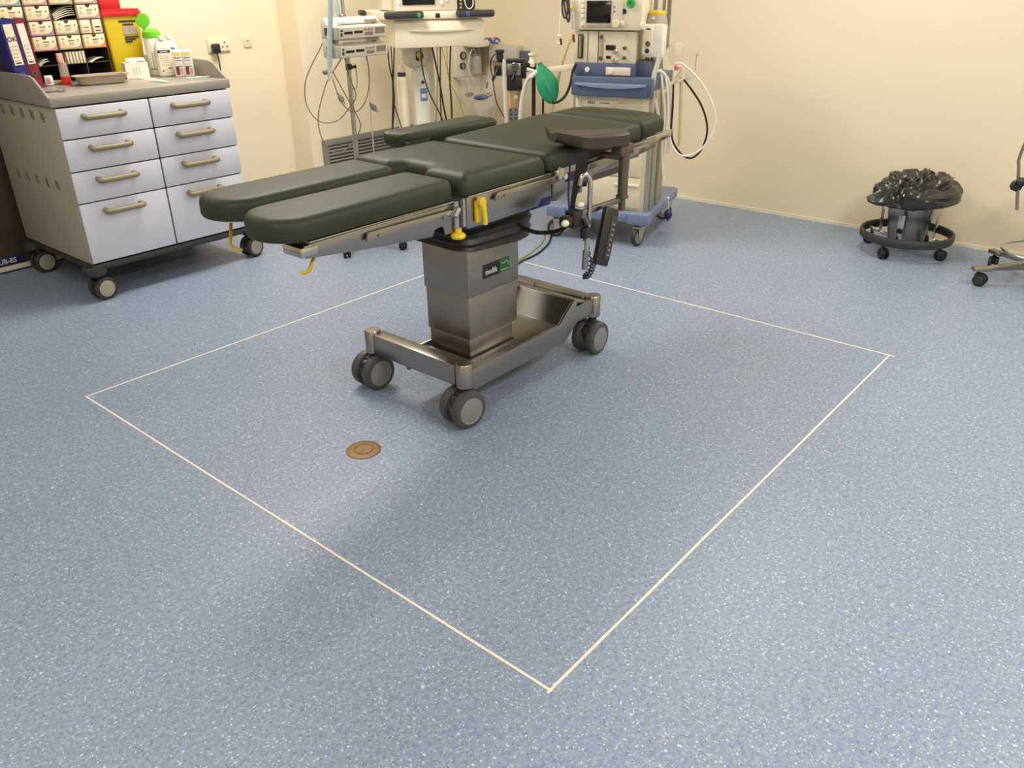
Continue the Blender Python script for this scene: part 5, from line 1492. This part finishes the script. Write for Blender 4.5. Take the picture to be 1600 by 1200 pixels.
# ------------------------------------------------------------------ objects on the drawer trolley
WT = 1.0385
def rack():
    yf, xr, pw = 4.95, 2.322, 0.1325
    ncol = 4; zs = [WT + 0.004 + 0.0, 1.128, 1.202, 1.276, 1.350, 1.424, 1.498, 1.572]
    zs[0] = WT
    xl = xr - ncol * pw
    cxm = (xl + xr) / 2
    t = thing('pigeonhole_rack', 'dark pigeonhole rack holding suture cartons on the drawer trolley', 'storage rack', (cxm, yf + 0.09, 0))
    dep = 0.17
    mb = MB()
    y0, y1 = -0.09, -0.09 + dep
    for i in range(ncol + 1):
        x = xl + i * pw - cxm
        mb.b2((x - 0.0018, y0, zs[0]), (x + 0.0018, y1, zs[-1]))
    for z in zs:
        mb.b2((xl - cxm, y0, z), (xr - cxm, y1, z + 0.003))
    mb.cur = 1
    mb.b2((xl - cxm, y1, zs[0]), (xr - cxm, y1 + 0.004, zs[-1]))
    mb.build('pigeonholes', ['dark_steel', 'gap_dark'], t, smooth=0)
    # cartons
    def carton(c, r, band, lab, wf=0.93, off=0.0, size='w'):
        x0 = xl + c * pw + 0.004 + off; z0 = zs[r] + 0.0035
        w = (pw - 0.008) * wf; h = zs[r + 1] - zs[r] - 0.006
        b = thing('suture_carton', lab, 'carton', (x0 + w / 2, yf + 0.05, 0), 0, 'suture cartons in the rack')
        mb = MB(); mb.b2((-w / 2, -0.07, z0), (w / 2, 0.08, z0 + h), bev=0.001); mb.build('box', 'carton_cream', b)
        yy = -0.0708
        if size == 'w':
            mb = MB(); mb.b2((-w / 2 + 0.0005, yy, z0 + 0.0005), (w / 2 - 0.0005, yy + 0.001, z0 + 0.009))
            mb.prism([(w / 2 - 0.0005, z0 + 0.009), (w / 2 - 0.0005, z0 + h * 0.62), (w / 2 - 0.009, z0 + h * 0.3), (w / 2 - 0.028, z0 + 0.009)], yy, yy + 0.001, axis='Y')
            mb.build('colour_band', band, b, smooth=0)
            mb = MB(); mb.M = Matrix.Translation((0.0, yy - 0.0002, z0 + h)) @ Matrix.Rotation(PI / 2, 4, 'X')
            n = 12; r_ = 0.012
            mb.prism([(r_ * math.cos(a), r_ * math.sin(a)) for a in [PI + PI * i / n for i in range(n + 1)]], 0, 0.001)
            mb.build('thumb_notch', 'gap_dark', b, smooth=0)
            mb = MB(); y2 = yy - 0.0001
            text_mesh(mb, '2-0', 0.011, face_T((-w * 0.33, y2, z0 + h * 0.78), (1, 0, 0)))
            mb.b2((-w * 0.10, y2 - 0.0002, z0 + h * 0.60), (w * 0.18, y2, z0 + h * 0.66))
            mb.b2((w * 0.33, y2 - 0.0002, z0 + h * 0.58), (w * 0.38, y2, z0 + h * 0.70))
            mb.build('print', 'ink_dark', b, smooth=0)
            mb = MB()
            for k in range(3): mb.b2((-w * 0.10, y2 - 0.0002, z0 + h * (0.30 + 0.09 * k)), (w * (0.12 + 0.03 * k), y2, z0 + h * (0.325 + 0.09 * k)))
            mb.b2((-w * 0.40, y2 - 0.0002, z0 + h * 0.35), (-w * 0.30, y2, z0 + h * 0.40)); mb.b2((-w * 0.40, y2 - 0.0002, z0 + h * 0.5), (-w * 0.30, y2, z0 + h * 0.54))
            mb.b2((-w * 0.12, y2 - 0.0004, z0 + 0.003), (w * 0.22, y2 - 0.0001, z0 + 0.007))
            mb.build('fine_print', 'label_greige', b, smooth=0)
        else:
            mb = MB(); mb.b2((-w * 0.3, yy, z0 + h * 0.15), (w * 0.3, yy + 0.001, z0 + h * 0.22)); mb.b2((-w * 0.3, yy, z0 + h * 0.4), (w * 0.3, yy + 0.001, z0 + h * 0.5)); mb.build('print', band, b, smooth=0)
    cols = ['first', 'second', 'third', 'fourth']
    rows_ = {7: 'top', 6: 'top', 5: 'second', 4: 'third', 3: 'fourth', 2: 'fifth', 1: 'sixth', 0: 'lowest'}
    spec = [(0, 5, 'label_blue', 'blue'), (1, 5, 'label_pink', 'mauve'), (2, 5, 'label_greige', 'olive'), (3, 5, 'label_pink', 'pink'),
            (0, 4, 'label_blue', 'blue'), (1, 4, 'label_pink', 'pink'), (3, 4, 'label_pink', 'pink'),
            (1, 3, 'label_purple', 'purple'), (2, 3, 'label_greige', 'grey'),
            (1, 2, 'label_pink', 'pale mauve'), (2, 2, 'label_greige', 'grey'), (3, 2, 'label_orange', 'orange')]
    spec += [(0, 6, 'label_blue', 'blue'), (1, 6, 'label_pink', 'pink'), (2, 6, 'label_greige', 'grey'), (3, 6, 'label_purple', 'purple')]
    for c, r, band, nm in spec:
        if r == 6: continue
        carton(c, r, band, 'cream suture carton with %s band, %s column, %s visible row of the rack' % (nm, cols[c], {5: 'first', 4: 'second', 3: 'third', 2: 'fourth'}[r]))
    carton(3, 3, 'ink_soft', 'small white carton, left of the pair in the fourth rack column', wf=0.42, size='s')
    carton(3, 3, 'ink_dark', 'small white carton, right of the pair in the fourth rack column', wf=0.38, off=0.066, size='s')
    carton(0, 2, 'ink_dark', 'small white carton with dark square beside the red binder', wf=0.40, off=0.062, size='s')
    carton(0, 1, 'label_green', 'cream carton with green edge low in the rack beside the red binder', wf=0.45, off=0.065, size='s')
    # loose foil packets
    def packs(c, r, n, nm, lab, upright=False, x0=0.01, x1=0.12):
        b = None
        for i in range(n):
            z = zs[r] + 0.004
            xx = xl + c * pw
            if upright:
                px = xx + x0 + (x1 - x0) * i / max(1, n - 1)
                b = thing(nm, lab, 'packet', (px, yf + 0.04, 0), 0, 'upright packets in the rack')
                mb = MB(); mb.b2((-0.004, -0.055, z), (0.004, 0.06, z + 0.060), bev=0.001); mb.build('sleeve', 'paper_white' if i % 2 else 'carton_cream', b)
            else:
                b = thing(nm, lab, 'packet', (xx + (x0 + x1) / 2, yf + 0.04, 0), 0, 'loose packets in the rack, column %d' % (c + 1))
                w = x1 - x0
                n_ = 8; vs = []
                for k in range(n_ + 1):
                    u = k / n_
                    zz = z + 0.006 * i + 0.022 * math.sin(PI * u * 0.55) * (1 + 0.2 * i)
                    for yy in (-0.055, 0.05): vs.append((-w / 2 + w * u, yy + 0.004 * i, zz))
                for k in range(n_ + 1):
                    u = k / n_
                    zz = z - 0.002 + 0.006 * i + 0.022 * math.sin(PI * u * 0.55) * (1 + 0.2 * i)
                    for yy in (-0.055, 0.05): vs.append((-w / 2 + w * u, yy + 0.004 * i, zz))
                m_ = 2 * (n_ + 1)
                fs = []
                for k in range(n_):
                    a = 2 * k
                    fs += [(a, a + 1, a + 3, a + 2), (m_ + a, m_ + a + 2, m_ + a + 3, m_ + a + 1), (a, a + 2, m_ + a + 2, m_ + a), (a + 1, m_ + a + 1, m_ + a + 3, a + 3)]
                mb = MB(); mb.add(vs, fs); mb.build('sleeve', 'paper_white', b)
    packs(2, 4, 5, 'suture_packet', 'curled white suture packets fanned in the open hole of the third column')
    packs(0, 3, 3, 'suture_packet', 'white suture packets lying in the open hole beside the red binder', x0=0.07, x1=0.125)
    packs(1, 1, 2, 'suture_packet', 'white packet lying on the sixth row shelf of the second column', x0=0.01, x1=0.06)
    packs(2, 1, 6, 'suture_packet', 'upright white packets standing side by side behind the spray bottle', upright=True, x0=0.03, x1=0.118)
    packs(3, 1, 1, 'suture_packet', 'white packet lying in the low open hole of the fourth column', x0=0.02, x1=0.09)
rack()

def binder(x, y, ang, lean, w, h, d, m, lab, lbl, txt):
    t = thing('ring_binder', lab, 'binder', (x, y, WT), ang, 'ring binders')
    T = Matrix.Rotation(lean, 4, 'Y')
    mb = MB(); mb.M = T
    mb.b2((-w / 2, 0, 0.003), (-w / 2 + 0.003, d, h)); mb.b2((w / 2 - 0.003, 0, 0.003), (w / 2, d, h))
    mb.prism(rp([(-w / 2, 0.004, 0.004), (-w / 2 + 0.004, 0, 0.004), (w / 2 - 0.004, 0, 0.004), (w / 2, 0.004), (w / 2 - 0.003, 0.004), (-w / 2 + 0.003, 0.004)], 1), 0.003, h)
    mb.build('cover', m, t)
    mb = MB(); mb.M = T; mb.b2((-w / 2 + 0.005, 0.01, 0.01), (w / 2 - 0.005, d - 0.01, h - 0.015)); mb.build('pages', 'paper_white', t)
    mb = MB(); mb.M = T; mb.b2((-w * 0.33, -0.0015, h * 0.36), (w * 0.33, 0.0, h * 0.93)); sl = mb.build('spine_label', lbl, t)
    mb = MB(); mb.M = T
    if txt: text_mesh(mb, txt, 0.030, face_T((0, -0.0018, h * 0.72), (1, 0, 0)), bold=0.0007)
    for k in range(5): mb.b2((-w * 0.25, -0.0019, h * (0.42 + 0.05 * k)), (w * (0.1 + 0.03 * k), -0.0014, h * (0.425 + 0.05 * k)))
    mb.b2((-w * 0.2, -0.0019, h * 0.38), (w * 0.2, -0.0014, h * 0.40))
    mb.build('print', 'ink_dark', sl, smooth=0)
    mb = MB(); mb.M = T @ Matrix.Translation((0, 0, h * 0.22)) @ Matrix.Rotation(PI / 2, 4, 'X')
    mb.lathe([(0.009, -0.001), (0.0125, -0.001), (0.0125, 0.002), (0.009, 0.002)], n=20); mb.build('finger_ring', 'chrome', t)
    mb = MB(); mb.M = T @ Matrix.Translation((0, 0, h * 0.22)) @ Matrix.Rotation(PI / 2, 4, 'X')
    mb.lathe([(0, 0.0), (0.0092, 0.0), (0.0092, 0.0008), (0, 0.0008)], n=18); mb.build('finger_hole', 'ink_dark', t)
binder(1.778, 4.77, R(-3), R(-3), 0.064, 0.335, 0.160, 'binder_blue', 'dark blue ring binder leaning at the left end of the trolley', 'label_paper', 'OK')
binder(1.846, 4.79, R(-3), R(-3), 0.054, 0.335, 0.150, 'binder_red', 'dark red ring binder beside the blue binder on the trolley', 'paper_white', '')

def sharps_bin():
    t = thing('sharps_container', 'yellow sharps container with red lid on the drawer trolley', 'sharps container', (2.445, 5.02, WT), R(-8))
    mb = MB(); n = 4
    lo = rp([(-0.085, -0.06, 0.015), (0.085, -0.06, 0.015), (0.085, 0.07, 0.015), (-0.085, 0.07, 0.015)], 4)
    hi = rp([(-0.105, -0.075, 0.015), (0.105, -0.075, 0.015), (0.105, 0.085, 0.015), (-0.105, 0.085, 0.015)], 4)
    k = len(lo); vs = [(x, y, 0.001) for x, y in lo] + [(x, y, 0.325) for x, y in hi]
    fs = [(i, (i + 1) % k, k + (i + 1) % k, k + i) for i in range(k)] + [tuple(range(k))[::-1], tuple(k + i for i in range(k))]
    mb.add(vs, fs); mb.build('body', 'sharps_yellow', t)
    mb = MB(); mb.prism(rp([(-0.115, -0.085, 0.015), (0.115, -0.085, 0.015), (0.115, 0.095, 0.015), (-0.115, 0.095, 0.015)], 4), 0.318, 0.345, bev=0.003)
    mb.prism(rp([(-0.108, -0.078, 0.015), (0.108, -0.078, 0.015), (0.108, 0.088, 0.015), (-0.108, 0.088, 0.015)], 4), 0.345, 0.356, bev=0.003)
    mb.b2((-0.10, -0.06, 0.355), (0.015, 0.07, 0.42), bev=0.006); mb.build('lid', 'red_plastic', t)
    mb = MB(); T = face_T((0.035, -0.0745, 0.235), (1, 0, 0))
    yy = -0.0745
    mb.b2((-0.02, yy, 0.285), (0.075, yy + 0.004, 0.297))
    mb.b2((0.0, yy, 0.270), (0.06, yy + 0.004, 0.279))
    for a in range(3): mb.b2((-0.0, yy + 0.002, 0.205 - 0.012 * a), (0.078 - 0.02 * a, yy + 0.006, 0.213 - 0.012 * a))
    mb.build('print', 'ink_dark', t, smooth=0)
    mb = MB(); mb.b2((-0.004, yy + 0.001, 0.222), (0.076, yy + 0.005, 0.265)); mb.build('grey_label', 'label_greige', t, smooth=0)
sharps_bin()

def wipes():
    t = thing('wipes_canister', 'white wipes canister with open bright green lid beside the sharps container', 'canister', (2.548, 4.86, WT))
    mb = MB(); mb.lathe([(0, 0.001), (0.044, 0.001), (0.047, 0.006), (0.047, 0.205), (0.044, 0.212), (0, 0.212)], n=32); mb.build('body', 'white_plastic', t)
    mb = MB(); mb.lathe([(0, 0.205), (0.049, 0.205), (0.050, 0.212), (0.048, 0.235), (0.030, 0.252), (0, 0.254)], n=32); mb.build('cap', 'green_plastic', t)
    mb = MB(); mb.M = Matrix.Translation((-0.028, 0.01, 0.295)) @ Matrix.Rotation(R(-50), 4, 'Z') @ Matrix.Rotation(R(78), 4, 'X')
    mb.lathe([(0, -0.004), (0.036, -0.004), (0.040, 0.0), (0.036, 0.006), (0, 0.008)], n=28); mb.b2((-0.01, -0.05, -0.003), (0.01, -0.03, 0.003)); mb.build('flip_lid', 'green_plastic', t)
    mb = MB(); d = Vector((-0.5, -0.87, 0)); 
    for k, (a, z0, z1) in enumerate(((-0.5, 0.03, 0.05), (0.2, 0.03, 0.05))):
        pass
    def arc(z0, z1, a0, a1, r=0.0474):
        n = 10; vs = []
        for i in range(n + 1):
            a = R(a0 + (a1 - a0) * i / n)
            vs += [(r * math.cos(a), r * math.sin(a), z0), (r * math.cos(a), r * math.sin(a), z1)]
        mb.add(vs, [(2 * i, 2 * i + 2, 2 * i + 3, 2 * i + 1) for i in range(n)])
    arc(0.035, 0.041, 195, 290); arc(0.04, 0.13, 222, 226)
    mb.tube([(0.0478 * math.cos(R(a)), 0.0478 * math.sin(R(a)), z) for a, z in ((285, 0.16), (262, 0.165), (245, 0.145), (240, 0.115), (247, 0.085), (262, 0.07), (285, 0.066))], 0.0014, n=6)
    mb.build('green_print', 'knob_green', t)
    mb = MB()
    for z in (0.135, 0.115, 0.095): mb.sphere((0.0476 * math.cos(R(268)), 0.0476 * math.sin(R(268)), z), 0.004, n=10)
    mb.build('red_print', 'label_maroon', t)
wipes()
def bottle(x, y, w, d, h, lab, kind):
    t = thing('disinfectant_bottle', lab, 'bottle', (x, y, WT), R(-32) if kind != 'label' else R(-20), 'disinfectant bottles')
    sh = [(-w / 2, -d / 2, d * 0.35), (w / 2, -d / 2, d * 0.35), (w / 2, d / 2, d * 0.35), (-w / 2, d / 2, d * 0.35)]
    if kind == 'box':
        sh = [(-w / 2, -d / 2, 0.013), (w / 2, -d / 2, 0.013), (w / 2, d / 2, 0.013), (-w / 2, d / 2, 0.013)]
    mb = MB(); 
    if kind == 'box':
        mb.pad(sh, [(0.003, 0.001), (0, 0.005), (0, h * 0.93), (0.006, h * 0.98), (0.012, h)])
        mb.lathe([(0, h), (0.013, h), (0.013, h + 0.02), (0.016, h + 0.022), (0.016, h + 0.05), (0, h + 0.052)], n=18) if False else None
    else:
        mb.pad(sh, [(0.004, 0.001), (0, 0.006), (0, h * 0.66), (d * 0.12, h * 0.76), (d * 0.26, h * 0.85), (d * 0.34, h * 0.90), (d * 0.34, h * 0.92)])
    mb.build('body', 'white_plastic' if kind != 'label' else 'warm_white', t)
    yy = -d / 2 - 0.0006
    if kind != 'box':
        mb = MB(); mb.lathe([(0, h * 0.9), (w * 0.2, h * 0.9), (w * 0.21, h * 0.91), (w * 0.2, h), (0, h)], n=20); mb.build('cap', 'white_plastic', t)
    if kind == 'label':
        mb = MB(); mb.b2((-w * 0.36, yy, h * 0.1), (w * 0.36, yy + 0.001, h * 0.66)); lb_ = mb.build('label', 'label_paper', t, smooth=0)
        mb = MB(); mb.b2((-w * 0.38, yy - 0.0004, h * 0.59), (w * 0.36, yy, h * 0.66)); mb.build('blue_title', 'ink_navy', lb_, smooth=0)
        mb = MB()
        mb.b2((-w * 0.25, yy - 0.0006, h * 0.615), (w * 0.2, yy - 0.0004, h * 0.632)); mb.build('title_lettering', 'ink_white', lb_, smooth=0)
        mb = MB()
        for k in range(5): mb.b2((-w * 0.3, yy - 0.0004, h * (0.29 + 0.055 * k)), (w * (0.2 + 0.02 * (k % 3)), yy, h * (0.298 + 0.055 * k)))
        mb.build('fine_print', 'label_greige', lb_, smooth=0)
        mb = MB(); mb.b2((w * 0.1, yy - 0.0004, h * 0.2), (w * 0.28, yy, h * 0.225)); mb.b2((-w * 0.28, yy - 0.0004, h * 0.13), (-w * 0.18, yy, h * 0.17)); mb.build('bold_print', 'ink_dark', lb_, smooth=0)
    elif kind == 'box':
        mb = MB(); mb.b2((-w * 0.3, yy - 0.0002, h * 0.80), (w * 0.3, yy + 0.001, h * 0.90)); mb.build('yellow_mark', 'label_yellow', t, smooth=0)
        mb = MB(); text_mesh(mb, 'Braunol', 0.0105, face_T((0, yy, h * 0.71), (1, 0, 0)), bold=0.0002); mb.b2((-w * 0.3, yy - 0.0002, h * 0.60), (w * 0.3, yy + 0.001, h * 0.615)); mb.b2((-w * 0.32, yy - 0.0003, h * 0.375), (w * 0.34, yy + 0.001, h * 0.395)); mb.build('print', 'ink_dark', t, smooth=0)
        mb = MB(); mb.b2((-w * 0.32, yy - 0.0002, h * 0.08), (w * 0.0, yy + 0.001, h * 0.375)); mb.build('maroon_block', 'label_maroon', t, smooth=0)
        mb = MB(); mb.b2((w * 0.08, yy - 0.0002, h * 0.10), (w * 0.32, yy + 0.001, h * 0.33)); mb.build('pink_block', 'label_pink', t, smooth=0)
    else:
        mb = MB(); text_mesh(mb, '7%', 0.022, face_T((w * 0.18, yy, h * 0.66), (1, 0, 0)), bold=0.0008); mb.build('print', 'ink_dark', t, smooth=0)
bottle(2.555, 4.775, 0.092, 0.06, 0.215, 'large frosted white bottle with navy title strip beside the green lidded canister', 'label')
bottle(2.588, 4.685, 0.055, 0.045, 0.145, 'white bottle with yellow mark and maroon block, left of the pair', 'box')
bottle(2.630, 4.655, 0.055, 0.045, 0.145, 'white bottle with yellow mark and maroon block, right of the pair', 'box')
bottle(2.618, 4.80, 0.08, 0.06, 0.215, 'tall white bottle standing behind the pair with maroon blocks', 'tall')

def small_items():
    # open white carton
    t = thing('open_carton', 'small open white carton with tissue sticking out beside the yellow container', 'carton', (2.40, 4.83, WT), R(-14))
    mb = MB(); w, d, h = 0.125, 0.08, 0.085
    for lo, hi in (((-w / 2, -d / 2, 0), (w / 2, -d / 2 + 0.002, h)), ((-w / 2, d / 2 - 0.002, 0), (w / 2, d / 2, h)), ((-w / 2, -d / 2, 0), (-w / 2 + 0.002, d / 2, h)), ((w / 2 - 0.002, -d / 2, 0), (w / 2, d / 2, h)), ((-w / 2, -d / 2, 0.0005), (w / 2, d / 2, 0.003))):
        mb.b2(lo, hi)
    mb.box((0.02, d / 2 + 0.012, h + 0.008), (w * 0.8, 0.04, 0.0015), T=Matrix.Rotation(R(25), 4, 'X'))
    mb.build('box', 'paper_white', t)
    mb = MB()
    for k in range(3): mb.b2((-0.02 + 0.015 * k, -d / 2 - 0.0008, 0.02), (-0.017 + 0.015 * k, -d / 2 - 0.0001, 0.06))
    mb.build('print', 'label_greige', t, smooth=0)
    mb = MB(); mb.lathe([(0, h - 0.02), (0.03, h - 0.02), (0.028, h + 0.004), (0.012, h + 0.018), (0, h + 0.02)], (-0.015, 0, 0), n=18, fn=lambda p, a: Vector((p.x * (1 + 0.25 * math.sin(3 * a)), p.y, p.z))); mb.build('tissue', 'paper_white', t)
    # pulp tray
    t = thing('pulp_tray', 'grey brown pulp tray lying on the worktop before the rack', 'tray', (2.145, 4.72, WT), R(-9))
    mb = MB()
    def loop(sx, sy, z):
        return [(x * sx, y * sy, z) for x, y in rp([(-0.135, -0.06, 0.05), (0.13, -0.06, 0.04), (0.13, 0.06, 0.04), (-0.135, 0.06, 0.05)], 6)]
    Ls = [loop(0.80, 0.74, 0.002), loop(0.86, 0.82, 0.006), loop(0.95, 0.93, 0.040), loop(1.06, 1.12, 0.044), loop(1.07, 1.14, 0.048), loop(0.93, 0.90, 0.046), loop(0.82, 0.76, 0.010)]
    k = len(Ls[0]); vs = [p for L in Ls for p in L]; fs = [(r * k + i, r * k + (i + 1) % k, (r + 1) * k + (i + 1) % k, (r + 1) * k + i) for r in range(len(Ls) - 1) for i in range(k)]
    fs += [tuple(range(k))[::-1], tuple((len(Ls) - 1) * k + i for i in range(k))]
    mb.add(vs, fs); mb.build('shell', 'pulp_grey', t)
    # spray bottle
    t = thing('spray_bottle', 'small bottle with red base and clear pink upper body before the rack', 'bottle', (2.012, 4.845, WT), 0)
    mb = MB(); mb.lathe([(0, 0.001), (0.024, 0.001), (0.026, 0.004), (0.024, 0.042), (0, 0.043)], n=26); mb.build('red_base', 'spray_red', t)
    mb = MB(); mb.lathe([(0, 0.043), (0.0225, 0.043), (0.021, 0.10), (0.018, 0.112), (0, 0.113)], n=26); mb.build('clear_body', 'pink_clear', t)
    mb = MB(); mb.box((-0.006, 0, 0.135), (0.030, 0.022, 0.045), bev=0.005); mb.cyl((0, 0, 0.11), (0, 0, 0.125), 0.012, n=16); mb.build('spray_head', 'pink_plastic', t)
    # small cup/roll
    t = thing('tape_dispenser', 'small white dispenser near the left rim of the worktop', 'dispenser', (1.93, 4.86, WT), R(-20))
    mb = MB(); mb.b2((-0.022, -0.015, 0.001), (0.02, 0.015, 0.052), bev=0.007); mb.build('case', 'white_plastic', t)
    mb = MB(); mb.b2((-0.010, -0.0165, 0.012), (0.006, -0.0145, 0.040), bev=0.0005); mb.build('print', 'label_pink', t)
    t = thing('folded_cloth', 'small beige folded cloth lying behind the red based bottle', 'cloth', (2.00, 4.90, WT), R(10))
    mb = MB(); mb.pad([(-0.05, -0.02, 0.01), (0.06, -0.02, 0.01), (0.06, 0.02, 0.01), (-0.05, 0.02, 0.01)], [(0.003, 0.001), (0, 0.006), (0, 0.014), (0.004, 0.02)], zfn=lambda x, y, z: 0.004 * math.sin(x * 90) if z > 0.01 else 0); mb.build('fabric', 'pulp_grey', t)
    # keys
    t = thing('scissors', 'small steel scissors lying on the front of the worktop', 'scissors', (1.83, 4.56, WT), R(-20))
    mb = MB()
    for s in (-1, 1):
        c = (0.028, s * 0.014, 0.004)
        mb.tube([(c[0] + 0.013 * math.cos(a), c[1] + 0.010 * math.sin(a), 0.004) for a in [2 * PI * i / 12 for i in range(12)]], 0.0024, n=6, closed=True, sub=2)
        mb.tube([(0.017, s * 0.010, 0.004), (-0.01, -s * 0.002, 0.004), (-0.055, -s * 0.004, 0.003)], 0.0024, n=6, sub=2)
    mb.build('blades', 'dark_steel', t)
    # long green pouch and paper sheets
    a, b_ = on_height(196, 118, WT), on_height(262, 129, WT)
    c = (a + b_) / 2
    t = thing('peel_pouch', 'long pale green sterile peel pouch lying on the worktop', 'pouch', (c.x, c.y, WT), math.atan2(b_.y - a.y, b_.x - a.x))
    L = (b_ - a).length
    mb = MB(); n = 14; vs = []
    for i in range(n + 1):
        u = i / n
        for v in (-1, 0, 1):
            vs.append((-L / 2 + L * u, v * 0.030 * (1 - 0.35 * u), 0.002 + (0.010 * math.sin(PI * u) if v == 0 else 0.002 * math.sin(9 * u + v))))
    fs = [(3 * i + j, 3 * i + 3 + j, 3 * i + 4 + j, 3 * i + 1 + j) for i in range(n) for j in range(2)]
    mb.add(vs, fs); o = mb.build('film', 'pouch_green', t)
    t = thing('paper_sheet', 'folded white paper lying at the right end of the worktop', 'paper', (2.615, 4.56, WT), R(35))
    mb = MB(); mb.prism([(-0.03, 0.06), (0.055, -0.055), (0.03, -0.06), (-0.055, 0.035)], 0.001, 0.004, bev=0.0005); mb.build('sheet', 'paper_white', t)
small_items()
